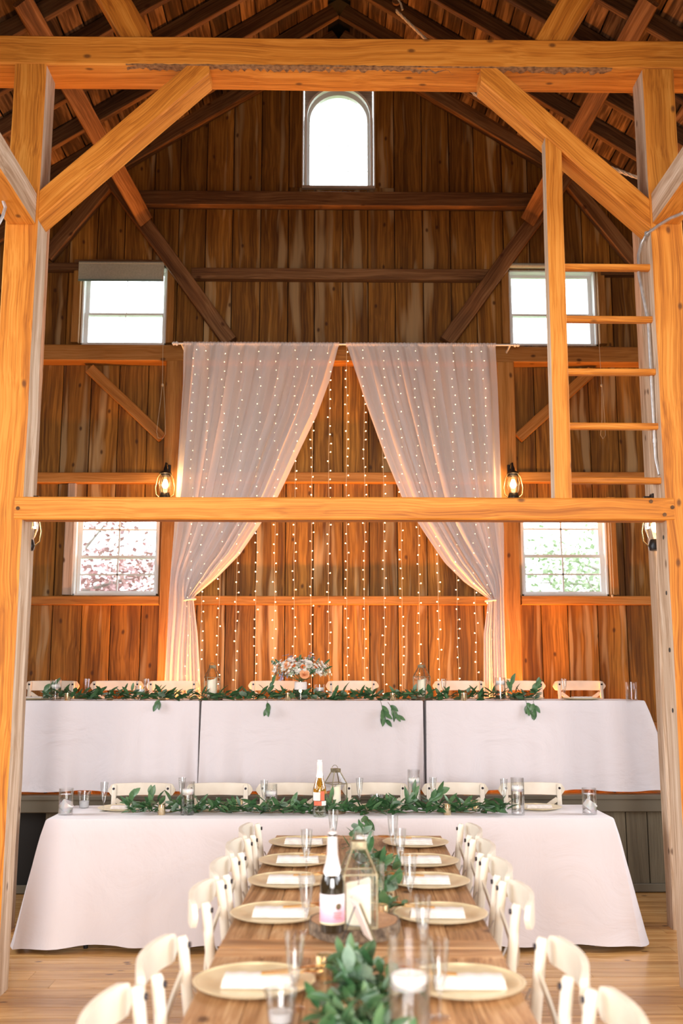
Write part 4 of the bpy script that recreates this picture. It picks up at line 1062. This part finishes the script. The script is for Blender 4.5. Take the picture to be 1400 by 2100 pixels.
for px, py, lab in ((212, 1664, 'clear plastic flute beside the left end plate of the front head table'), (541, 1659, 'clear plastic flute beside the cylinder left of the amber bottle'), (737, 1653, 'clear plastic flute right of the lantern on the front head table'),
                    (888, 1652, 'clear plastic flute in front of the fifth chair of the front head table'), (1034, 1655, 'clear plastic flute left of the tall cylinder near the right end'), (372, 1652, 'clear plastic flute in front of the second chair of the front head table')):
    inst('flute', on1(px, py), 0, lab, 'plastic flutes on the front head table', .98)
bottle(on1(655, 1675), 'clear bottle with amber drink and white foil neck on the front head table', False, .30, 1.13)
wood_slice(on1(688, 1668), .062, .018, 'small wood slice under the lantern on the front head table')
p = on1(688, 1668); lantern((p[0], p[1], Z1+.0195), .5, 'brass glass lantern on the front head table beside the amber bottle', 'ivory pillar candle in the front head table lantern', .052, .165, .07, None, .155, .033)
for px, py, lab in ((331, 1671, 'gold votive holder near the left end of the front garland'), (490, 1660, 'gold votive holder in front of the gap between second and third front chairs'), (917, 1671, 'gold votive holder in the front garland before the fifth chair'), (972, 1662, 'gold votive holder behind the front garland right of the fifth chair')):
    votive(on1(px, py), lab, .024, .062)
for k, px in enumerate((253, 418, 560, 775, 940, 1100)):
    p = PY(px, 1653, Z1F+.45); x = p.x; yy = Z1F+.44
    inst('charger', (x, yy, Z1+.001), 0, 'gold charger plate on the front head table before chair %s from the left' % ORD[k], 'gold chargers on the front head table', .97)
    inst('napkin', (x+.01, yy-.02, Z1+.0068), R.uniform(-.1, .1), 'folded white napkin on the front head table charger, %s from the left' % ORD[k], 'napkins on the front head table', .85)

# ================================================================== PLATFORM TABLE ITEMS
def on2(px, dy=.04): p = PY(px, 1436, Y2F+dy); return (p.x, Y2F+dy, Z2+.0008)
vase(on2(113), .044, .165, .105, 'glass cylinder with floating candle at the left end of the platform tables', 'white floating candle at the left end of the platform tables')
vase(on2(287, .12), .043, .115, .07, 'short glass cylinder with candle before the second platform chair', 'white candle in the short cylinder before the second platform chair')
vase(on2(655, .14), .041, .125, .08, 'glass cylinder with candle right of the flower bouquet', 'white candle in the cylinder right of the flower bouquet')
vase(on2(1026, .02), .043, .18, .135, 'tall glass cylinder with candle before the seventh platform chair', 'white candle in the tall cylinder before the seventh platform chair')
vase(on2(1295, .02), .045, .145, .085, 'half-filled plain glass cylinder at the right end of the platform tables', None)
for px, d_, lab in ((177, .2, 'clear plastic flute between the first and second platform chairs'), (299, .2, 'clear plastic flute between the second and third platform chairs'), (910, .22, 'clear plastic flute before the sixth platform chair'), (1044, .25, 'clear plastic flute before the seventh platform chair'), (1157, .15, 'clear plastic flute before the last platform chair')):
    inst('flute', on2(px, d_), 0, lab, 'plastic flutes on the platform tables', .92)
for px, d_, lab in ((138, .03, 'gold votive holder at the left end of the platform garland'), (225, .15, 'gold votive holder before the second platform chair'), (333, .12, 'gold votive holder before the third platform chair'), (491, .15, 'gold votive holder right of the left platform lantern'), (590, .02, 'gold votive holder just left of the flower vase'),
                    (700, .15, 'gold votive holder right of the bouquet on the platform table'), (805, .02, 'gold votive holder left of the right platform lantern'), (951, .02, 'gold votive holder before the sixth platform chair'), (985, .14, 'gold votive holder between the sixth and seventh platform chairs')):
    votive(on2(px, d_), lab, .026, .060)
for px, d_, lab, cl, hb_ in ((434, .13, 'brass glass lantern on the left part of the platform tables', 'ivory pillar candle in the left platform lantern', .16), (865, .16, 'brass glass lantern on the right part of the platform tables', 'ivory pillar candle in the right platform lantern', .165)):
    p = on2(px, d_); wood_slice(p, .085, .020, 'small wood slice under the %s platform lantern' % ('left' if px < 600 else 'right'))
    lantern((p[0], p[1], Z2+.0215), .35 if px < 600 else -.5, lab, cl, .052, hb_, .075, None, .15, .036)
for k, (px, lab) in enumerate(((70, 'left end'), (1192, 'right end'), (1075, 'right third'))):
    p = on2(px, .3 if k != 1 else .22)
    inst('charger', (p[0], p[1], Z2+.001), 0, 'gold charger plate on the %s of the platform tables' % lab, 'chargers on the platform tables', .98)
    inst('napkin', (p[0], p[1]-.01, Z2+.0068), .1, 'folded white napkin on the charger at the %s of the platform tables' % lab, 'napkins on the platform tables', .85)

# -- bouquet
bp_ = on2(616, .05)
t = thing('flower_vase', 'clear glass vase of the bouquet with white ribbon round its neck', 'vase', bp_)
MB().lathe([(.0001, 0), (.044, 0), (.048, .006), (.047, .15), (.0445, .15), (.0445, .01), (.0001, .01)], 30).build('glass_wall', M['glass'], t, smooth=True)
MB().lathe([(.0001, .011), (.0435, .011), (.0435, .08), (.0001, .08)], 26).build('water', M['water'], t, smooth=True)
MB().lathe([(.049, .085), (.0505, .09), (.050, .142), (.048, .145)], 30).build('ribbon', M['napkin'], t, smooth=True)
MB().lathe([(.0001, -.002), (.012, -.002), (.012, .002), (.0001, .002)], 14).build('gold_charm', M['gold'], t, mx=Matrix.Translation((.0, -.053, .075)) @ Matrix.Rotation(PI/2, 4, 'X'))
bq = thing('flower_bouquet', 'loose bouquet of white, blue and peach flowers in the platform vase', 'flowers', (bp_[0], bp_[1], bp_[2]))
bq.scale = (1.12, 1.1, 1.08)
rr = random.Random(77)
def bpos():
    a = rr.uniform(0, 2*PI); f = rr.random()**.5; el = rr.uniform(-.25, 1)
    return Vector((.205*f*math.cos(a), .12*f*math.sin(a)-.02, .215+.10*el*math.sqrt(max(.05, 1-f*f*.75))))
M['petalwhite'] = plain('white petal', (.84, .80, .74), .6); M['petalblue'] = plain('pale blue petal', (.36, .46, .72), .6)
M['petalpeach'] = plain('peach petal', (.92, .50, .26), .55); M['petalorange'] = plain('orange petal', (.78, .22, .05), .55); M['sage'] = plain('sage filler', (.34, .42, .28), .7); M['petalcream'] = plain('cream petal', (.82, .74, .50), .6)
def blossoms(name, mat, n, size, pos=None, label=None):
    m = MB()
    for _ in range(n):
        p = pos() if pos else bpos(); nv = (p-Vector((0, .02, .14))).normalized(); mx = frame(p, p+nv, (rr.uniform(-1, 1), rr.uniform(-1, 1), rr.uniform(-1, 1)))
        k = 5; s = size*rr.uniform(.7, 1.3)
        for j in range(k):
            a = 2*PI*j/k+rr.uniform(-.2, .2); ca, sa = math.cos(a), math.sin(a)
            m.add([(0, 0, 0), (s*.25, s*.6*ca-s*.35*sa, s*.6*sa+s*.35*ca), (s*.4, s*ca, s*sa), (s*.25, s*.6*ca+s*.35*sa, s*.6*sa-s*.35*ca)], [(0, 1, 2, 3)], mx)
    o = stuff(m.build(name, mat, bq));
    if label: o['label'] = label
blossoms('white_blossom', M['petalwhite'], 260, .013, None, 'small white blossoms'); blossoms('cream_blossom', M['petalcream'], 45, .013, lambda: Vector((rr.uniform(.13, .22), rr.uniform(-.08, .05), rr.uniform(.17, .26))), 'cream blossoms at the right')
blossoms('white_daisy', M['petalwhite'], 26, .026)
def bluepos():
    c = rr.choice(((-.075, 0, .30), (.075, 0, .30), (-.04, .0, .285), (-.13, -.03, .17), (.055, .02, .28))); return Vector((c[0]+rr.gauss(0, .016), c[1]+rr.gauss(0, .02), c[2]+rr.gauss(0, .016)))
blossoms('blue_blossom', M['petalblue'], 75, .012, bluepos, 'pale blue blossoms'); blossoms('sage_filler', M['sage'], 230, .010, lambda: bpos()*1.0-Vector((0, 0, .012)))
def rose(c, s, mat, label):
    o = thing_part('rose', bq, c)
    m = MB(); nv = Vector((rr.uniform(-.2, .2), -1, .35)).normalized(); mx = frame((0, 0, 0), nv, (0, 0, 1))
    for L_ in range(5):
        k = 4+L_; rr_ = s*(.22+.2*L_); hx = s*(.55-.1*L_)
        for j in range(k):
            a0 = 2*PI*j/k+L_*.5; vs = []
            for u in range(5):
                a = a0+(u/4-.5)*2*PI/k*1.35; f = math.sin(PI*u/4)
                vs += [(-s*.25, rr_*.35*math.cos(a), rr_*.35*math.sin(a)), (hx*.5, rr_*.85*math.cos(a), rr_*.85*math.sin(a)), (hx*(.8+.2*f), rr_*(1+.08*f)*math.cos(a), rr_*(1+.08*f)*math.sin(a))]
            m.add(vs, [(u*3+v, (u+1)*3+v, (u+1)*3+v+1, u*3+v+1) for u in range(4) for v in (0, 1)], mx)
    r_ = m.build('rose', mat, bq, smooth=True, loc=c); r_['label'] = label
def thing_part(*a): return None
rose((.03, -.13, .19), .033, M['petalpeach'], 'peach rose'); rose((-.095, -.10, .255), .026, M['petalpeach'], 'peach rose'); rose((.02, -.12, .245), .016, M['petalorange'], 'orange bloom'); rose((-.045, -.11, .255), .014, M['petalorange'], 'orange bloom'); rose((.06, -.11, .262), .027, M['petalwhite'], 'white bloom'); rose((.115, -.09, .245), .012, M['petalorange'], 'orange bloom')
m = MB()
for i in range(26):
    a = rr.uniform(0, 2*PI); q = Vector((.030*math.cos(a), .030*math.sin(a), .014)); p = bpos(); p.z -= .02
    m.tube([q, Vector((q.x*-.5, q.y*-.5, .14)), p], .0016, 5)
stuff(m.build('stem', M['leafmid'], bq))
for i in range(34):
    p = bpos(); d = (p-Vector((0, .0, .12))).normalized(); me = LEAVES[rr.randrange(6)]
    put('leaf', me, bq, mx=frame(p-d*.02, p+d, (rr.uniform(-1, 1), -1, .3)) @ Matrix.Scale(rr.uniform(.6, .9), 4))

# ================================================================== CURTAINS, ROD AND FAIRY LIGHTS
YCU = 9.40
zrod = PY(700, 706, YCU).z; xr0, xr1 = PY(366, 706, YCU).x, PY(1052, 706, YCU).x
t = thing('curtain_rod', 'white curtain rod with crystal finials on the gable wall', 'rod', (0, YCU, zrod))
MB().tube([(xr0, 0, 0), (xr1, 0, 0)], .010, 10).build('pole', M['whitepaint'], t, smooth=True)
for s, X in ((-1, xr0), (1, xr1)):
    MB().lathe([(.0001, 0), (.018, .006), (.022, .02), (.012, .034), (.020, .044), (.016, .058), (.0001, .066)], 10).build('finial', M['glass'] if False else M['whitepaint'], t, mx=Matrix.Translation((X, 0, 0)) @ Matrix.Rotation(s*PI/2, 4, 'Y'))
for X in (xr0+.03, 0.0, xr1-.03): MB().bar((X, 0, 0), (X, YW-.19-YCU, -.005), .012, .02).build('bracket', M['whitepaint'], t)
def interp(tab, y):
    if y <= tab[0][0]: return tab[0][1]
    for (a, b), (c, d) in zip(tab, tab[1:]):
        if y <= c: f = (y-a)/(c-a); return b+(d-b)*f
    return tab[-1][1]
def curtain(outer, inner, tie_y, tie0, tie1, label, seed, side):
    """outer/inner: edge tables in picture rows; folds converge to the tie"""
    rr = random.Random(seed); t = thing('curtain', label, 'curtain', (0, YCU, 0))
    NU = 260; rows = []; y = 703
    while y < 1436: rows.append(y); y += 7
    zbot = ZP+.02; vs = []
    folds = 9; phase = [rr.uniform(-.5, .5) for _ in range(folds+2)]
    fr = [rr.uniform(.8, 1.25) for _ in range(4)]
    nrow = 0
    allrows = rows+[1500, 1560, None]
    ow = lambda yy: interp(outer, yy); iw = lambda yy: interp(inner, yy)
    for yy in allrows:
        yv = 1436 if yy is None or yy > 1436 else yy
        zz = zbot if yy is None else PY(500, yy, YCU).z
        xo, xi = PY(ow(yv), yv, YCU).x, PY(iw(yv), yv, YCU).x
        # part of the cloth that goes through the tie
        g = max(0, 1-abs(yv-tie_y)/260.0)
        wdt = abs(xi-xo)
        for i in range(NU+1):
            u = i/NU
            ug = u
            # gather most of the inner cloth towards the tie point
            f = math.exp(-((yv-tie_y)/85.)**2)
            tt = PY(tie0, yv, YCU).x; 
            fx = (tt-xo)/(xi-xo)
            if f > .01:
                ug2 = u/.45*fx if u < .45 else fx+(u-.45)/.55*(1-fx)
                ug = u*(1-f)+ug2*f
            x = xo+(xi-xo)*ug
            amp = .055*(.7+.3*math.sin(u*9+seed))*min(1, .35+(yv-703)/120.)
            amp *= (.5+.5*min(1, wdt/.9))
            dY = amp*math.sin(2*PI*folds*u*1.0+.9*math.sin(2*PI*u*2.3+seed)+.15*math.sin(yv*.01))+.004*math.sin(2*PI*folds*2.37*u+seed)*max(.3, 1-(yv-703)/150.)*2
            dY += .02*math.sin(2*PI*3.3*u+yv*.006)*min(1, (yv-703)/200.)
            # swag of the inner edge comes forward
            dY -= .05*f*u
            if yy == 703: dY *= .5
            x += .012*math.sin(2*PI*folds*u*2+1.5*math.sin(6*u+seed))*min(1, (yv-703)/80.)*min(1, wdt/.8)
            vs.append((x, dY, zz))
        nrow += 1
    m = MB(); W_ = NU+1
    m.add(vs, [(k*W_+i, k*W_+i+1, (k+1)*W_+i+1, (k+1)*W_+i) for k in range(nrow-1) for i in range(NU)])
    m.build('panel', M['voile'], t, smooth=True)
    # rod pocket ruffle and tieback
    vs = []; n = 200; a, b = PY(ow(703), 706, YCU).x, PY(iw(703), 706, YCU).x
    for i in range(n+1):
        x = a+(b-a)*i/n
        for zz_, yy_ in ((-.022, -.014), (0, -.019), (.016, -.008), (.0165, .008), (0, .018), (-.022, .012)): vs.append((x, yy_+.003*math.sin(i*2.1), zrod+zz_+.0025*math.sin(i*1.3)))
    MB().add(vs, [(i*6+j, (i+1)*6+j, (i+1)*6+j+1, i*6+j+1) for i in range(n) for j in range(5)]).build('rod_pocket', M['voile'], t, smooth=True)
    p0, p1 = PY(tie0, tie_y, YCU-.04), PY(tie1, tie_y+3, YCU-.04)
    c = (p0+p1)/2; hw_ = abs(p1.x-p0.x)/2+.01
    MB().tube([(c.x+hw_*math.cos(a), -.03+.05*math.sin(a), c.z+.006*math.cos(a)) for a in [2*PI*i/20 for i in range(20)]], .011, 8, closed=True).build('tieback', M['napkin'], t, smooth=True)
curtain([(703, 376), (794, 371), (966, 360), (1088, 353), (1223, 344), (1436, 333)],
        [(703, 695), (780, 673), (851, 647), (914, 616), (977, 587), (1018, 567), (1086, 524), (1137, 490), (1186, 444), (1226, 397), (1300, 405), (1436, 412)], 1228, 380, 398,
        'left sheer white curtain tied back to the left', 1, -1)
curtain([(703, 1016), (1020, 1027), (1085, 1032), (1225, 1034), (1436, 1041)],
        [(703, 709), (820, 745), (930, 785), (1020, 822), (1087, 865), (1155, 910), (1195, 950), (1228, 999), (1300, 990), (1436, 991)], 1230, 1014, 998,
        'right sheer white curtain tied back to the right', 2, 1)
# fairy light curtain: one strand after another
YL = 9.56
strs = [385, 412, 448, 484, 524, 562, 602, 638, 674, 711, 748, 788, 824, 860, 900, 938, 976, 1004]
rr = random.Random(5)
for k, px in enumerate(strs):
    X = PY(px, 1300, YL).x; ztop = PY(700, 712, YL).z; zb_ = 1.32+rr.uniform(-.05, .05)
    t = thing('fairy_light_strand', 'hanging strand of warm fairy lights, %s from the left behind the curtains' % (ORD[k] if k < 8 else ['ninth', 'tenth', 'eleventh', 'twelfth', 'thirteenth', 'fourteenth', 'fifteenth', 'sixteenth', 'seventeenth', 'eighteenth'][k-8]), 'string lights', (X, YL, ztop), 0, 'fairy light strands on the gable wall')
    MB().tube([(0, YCU-YL, zrod-ztop+.0165), (0, YCU-YL+.05, zrod-ztop+.01), (0, -.02, -.005), (0, 0, -.03)]+[(rr.uniform(-.006, .006), 0, -(ztop-zb_)*i/10) for i in range(1, 11)], .002, 5).build('wire', M['cord'], t)
    m = MB(); c = MB(); z = -.03-rr.uniform(0, .05)
    while z > -(ztop-zb_):
        s = rr.choice((-1, 1)); d = rr.uniform(.3, 1); bx, by = s*.020*d, -.012-.008*(1-d)
        m.ball((bx, by, z), .005, 7, 4); c.tube([(0, 0, z-.004), (bx*.75, by*.8, z)], .0022, 4); z -= .092+rr.uniform(-.01, .01)
    stuff(m.build('bulb', M['fairy'], t)); stuff(c.build('socket', M['cord'], t))

# ================================================================== WALL LANTERNS
def wall_lantern(loc, label, s=1.0, power=6, ry=-1):
    t = thing('wall_lantern', label, 'lamp', loc)     # loc: where the bracket meets its support, lantern in front (-y)
    MB().box((0, -.008, 0), (.05, .016, .10)).build('backplate', M['black'], t)
    MB().tube([(0, -.016, .02), (0, -.05, .05), (0, -.10, .045), (0, -.11, .01)], .007, 8).build('bracket_arm', M['black'], t, smooth=True)
    MB().lathe([(.008, .02), (.016, .0), (.018, -.02), (.045, -.035), (.050, -.045), (.036, -.05), (.034, -.062), (.0001, -.062)], 20, (0, -.11, 0)).build('cap', M['black'], t, smooth=True)
    MB().lathe([(.033, -.062), (.046, -.085), (.058, -.12), (.057, -.15), (.044, -.19), (.034, -.205)], 24, (0, -.11, 0)).build('globe', M['glass'], t, smooth=True)
    MB().lathe([(.0001, -.205), (.036, -.205), (.040, -.215), (.046, -.24), (.040, -.262), (.0001, -.264)], 20, (0, -.11, 0)).build('font', M['black'], t, smooth=True)
    m = MB()
    for sx in (-1, 1): m.tube([(sx*.04, -.11, -.045), (sx*.062, -.11, -.075), (sx*.078, -.11, -.16), (sx*.072, -.11, -.215), (sx*.044, -.11, -.24)], .004, 6)
    for a in range(4):
        ca, sa = math.cos(a*PI/2+PI/4), math.sin(a*PI/2+PI/4)
        m.tube([(.036*ca, -.11+.036*sa, -.062), (.050*ca, -.11+.05*sa, -.09), (.061*ca, -.11+.061*sa, -.13), (.045*ca, -.11+.045*sa, -.19)], .0015, 5)
    m.build('wire_guard', M['brass'], t, smooth=True)
    MB().lathe([(.0001, -.09), (.012, -.095), (.024, -.125), (.026, -.14), (.018, -.16), (.0001, -.168)], 14, (0, -.11, 0)).build('bulb', M['lamp'], t, smooth=True)
    t.scale = (s, s, s)
    l = bpy.data.lights.new('lantern_glow', 'POINT'); l.energy = power; l.color = (1.0, .55, .22); l.shadow_soft_size = .03
    o = bpy.data.objects.new('lantern_glow', l); COL.objects.link(o); o.parent = t; o.location = (0, -.17, -.13)
for px, X, lab in ((344, PL, 'black barn lantern glowing on the wall post left of the curtains'), (1046, PR, 'black barn lantern glowing on the wall post right of the curtains')):
    p = PY(px, 966, YW-.19); wall_lantern((p.x, YW-.188, p.z), lab, 1.2)
for s, px, lab in ((-1, 52, 'barn lantern half hidden behind the left post under the cross beam'), (1, 1348, 'barn lantern half hidden behind the right post under the cross beam')):
    p = PY(px, 1128, 6.6); X = p.x; zL = p.z+.262*1.25
    ap = thing('aisle_post', 'timber aisle post mostly hidden behind the %s near post' % ('left' if s < 0 else 'right'), 'post', (X+s*.105, 6.6+.137+.075, 0))
    beam('shaft', (0, 0, 0), (0, 0, 5.0), .16, .13, M['timber_pale'], ap, up=(0, -1, 0))
    wall_lantern((X, 6.7465, zL), lab, 1.25, 4)

# amber uplights on the platform floor behind the tables
for k, (px, e) in enumerate(((305, 22), (500, 14), (720, 16), (930, 12), (1110, 24))):
    p = PY(px, 1430, 9.25); t = thing('uplight', 'small black amber uplight behind the platform tables, %s from the left' % ORD[k], 'lamp', (p.x, 9.22, ZP+.0005))
    MB().lathe([(.0001, 0), (.05, 0), (.055, .01), (.055, .07), (.048, .075), (.048, .06), (.0001, .06)], 18).build('can', M['black'], t)
    MB().lathe([(.0001, .062), (.047, .062), (.047, .066), (.0001, .066)], 18).build('diffuser', M['amber'], t)
    l = bpy.data.lights.new('uplight_beam', 'SPOT'); l.energy = e*17; l.color = (1.0, .33, .05); l.spot_size = rad(125); l.spot_blend = .9; l.shadow_soft_size = .05
    o = bpy.data.objects.new('uplight_beam', l); COL.objects.link(o); o.parent = t; o.location = (0, 0, .08); o.rotation_euler = (PI+rad(22), 0, 0)

# ================================================================== BLINDS, CORDS, ROPE
x0, x1, z0, z1 = W_UL
zb_ = PY(250, 580, YW-.05).z; bz = PY(250, 541, YW-.05).z
t = thing('roller_blind', 'grey woven roller blind over the top of the upper left window', 'blind', ((x0+x1)/2, YW-.10, bz))
hw_ = (x1-x0)/2
MB().tube([(-hw_-.02, 0, -.02), (hw_-.02, 0, -.02)], .022, 14).build('roller', M['blind'], t, smooth=True)
MB().box((-.02, -.018, (zb_-bz-.02)/2-.01), (2*hw_, .003, bz-zb_-.02)).build('fabric', M['blind'], t)
MB().box((-.02, -.018, zb_-bz), (2*hw_, .009, .02)).build('hem_bar', M['blindbar'], t)
for s in (-1, 1): MB().box((-.02+s*(hw_+.003), .03, -.02), (.004, .05, .05)).build('bracket', M['black'], t)
x0, x1, z0, z1 = W_UR
t = thing('roller_blind', 'rolled-up pale blind above the upper right window', 'blind', ((x0+x1)/2, YW-.10, z1+.01))
MB().tube([(-(x1-x0)/2, 0, .0), ((x1-x0)/2, 0, .0)], .026, 14).build('roller', M['blind'], t, smooth=True)
for s in (-1, 1): MB().box((s*((x1-x0)/2+.003), .03, 0), (.004, .06, .05)).build('bracket', M['black'], t)
def cordloop(pts_px, Y, label, weight=None, r=.0022):
    t = thing('blind_cord', label, 'cord', PY(*pts_px[0], Y)); O = t.location.copy()
    MB().tube([PY(*pts_px[0], YW-.075)-O]+[PY(x, y, Y)-O for x, y in pts_px], r, 6).build('string', M['cord'], t, smooth=True)
    if weight:
        p = PY(*weight, Y)-O; MB().lathe([(.0001, .014), (.008, .010), (.012, 0), (.009, -.014), (.0001, -.016)], 10, tuple(p)).build('tassel', M['cord'], t, smooth=True)
cordloop([(333, 552), (333, 583), (334, 700), (333, 788), (328, 830), (321, 885), (324, 898), (333, 900), (339, 890), (338, 840), (335, 788)], YW-.26, 'looped pull cord hanging below the upper left window', (333, 789))
cordloop([(1219, 560), (1228, 700), (1233, 790), (1234, 860), (1231, 892), (1236, 900), (1241, 893), (1239, 850), (1234, 790)], YW-.26, 'looped pull cord hanging below the upper right window', (1233, 790))
cordloop([(1245, 1030), (1249, 1100), (1253, 1218), (1258, 1218), (1253, 1100), (1249, 1030)], YW-.15, 'doubled white cord hanging beside the lower right window', (1255, 1222), .003)
cordloop([(163, 1030), (160, 1120), (156, 1219)], YW-.03, 'thin cord beside the lower left window')
# ropes
rp = MB(); ctl = [PY(812, 22, 7.4), PY(872, 80, 7.4), PY(930, 150, 7.35), PY(972, 192, 7.3), PY(1040, 242, 7.3), PY(1110, 290, 7.25), PY(1200, 325, 7.2), PY(1300, 362, 7.2), PY(1400, 385, 7.2)]
e_ = ctl[-1].copy(); e_.x = SW-.012; e_.z -= .1; ctl.append(e_); cp = []
for a, b in zip(ctl, ctl[1:]):
    k = max(4, int((b-a).length/.02)); cp += [a.lerp(b, i/k) for i in range(k)]
for ph_ in (0, 2.09, 4.19):
    rp.tube([p+Vector((0, .008*math.cos(i*.9+ph_), .008*math.sin(i*.9+ph_))) for i, p in enumerate(cp)], .008, 5)
tag(rp.build('hanging_rope', M['rope'], smooth=True), 'twisted pale rope slung from the pulley hook under the right roof slope', 'rope')
t = thing('pulley_hook', 'old pulley hook hanging from the roof near the ridge', 'hook', PY(810, 0, 7.4)); O = t.location.copy()
zr_ = roofz(O.x)-O.z
MB().tube([(0, 0, zr_+.01), (0, 0, .02)], .006, 6).build('hanger', M['cord'], t)
MB().lathe([(.0001, -.012), (.036, -.012), (.030, 0), (.036, .012), (.0001, .012)], 14).build('pulley_wheel', M['timber_dark'], t, mx=Matrix.Translation((.01, 0, -.01)) @ Matrix.Rotation(PI/2, 4, 'X'))
MB().tube([(.0, -.01, .03), (.045, -.01, -.04), (.06, 0, -.09)], .009, 6).build('hook_arm', M['rope'], t, smooth=True)

# ================================================================== OUTSIDE
gr = MB().add([(-60, YW+.6, -1.5), (60, YW+.6, -1.5), (60, 90, -1.5), (-60, 90, -1.5)], [(0, 1, 2, 3)]).build('lawn', M['grass']); gr['kind'] = 'structure'
def tree(loc, h, spread, mat, label, seed, n=900, ls=.10):
    rr = random.Random(seed); t = thing('tree', label, 'tree', loc); m = MB()
    m.tube([(0, 0, 0), (.05, 0, h*.25), (-.05, .05, h*.5), (.0, 0, h*.75)], [.16, .13, .10, .05], 8)
    tips = []
    for k in range(26):
        a = rr.uniform(0, 2*PI); z0 = rr.uniform(.2, .7)*h; ln = spread*rr.uniform(.6, 1)
        e = Vector((ln*math.cos(a), ln*math.sin(a), z0+rr.uniform(.0, .45)*ln)); mid = Vector((e.x*.5, e.y*.5, z0+(e.z-z0)*.3+rr.uniform(-.1, .2)))
        m.tube([(0, 0, z0), mid, e], [.05, .03, .010], 6); tips += [mid, e, (mid+e)/2]
    m.build('trunk', M['trunk'], t, smooth=True)
    m = MB()
    for _ in range(n):
        c = rr.choice(tips); p = c+Vector((rr.gauss(0, .28), rr.gauss(0, .28), rr.gauss(0, .22))); d = Vector((rr.uniform(-1, 1), rr.uniform(-1, 1), rr.uniform(-.7, .5))).normalized()
        mx = frame(p, p+d, (rr.uniform(-1, 1), rr.uniform(-1, 1), 1)); s = ls*rr.uniform(.6, 1.3)
        m.add([(0, 0, 0), (s*.5, -s*.35, 0), (s, 0, 0), (s*.5, s*.35, 0)], [(0, 1, 2, 3)], mx)
    stuff(m.build('foliage', mat, t))
tree((-4.5, 15.5, -1.5), 6.6, 2.4, M['redleaf'], 'red-leaved tree outside the lower left window', 3, 11000, .10)
tree((4.9, 15.5, -1.5), 6.5, 2.3, M['greenleaf'], 'green tree outside the lower right window', 6, 12000, .10)
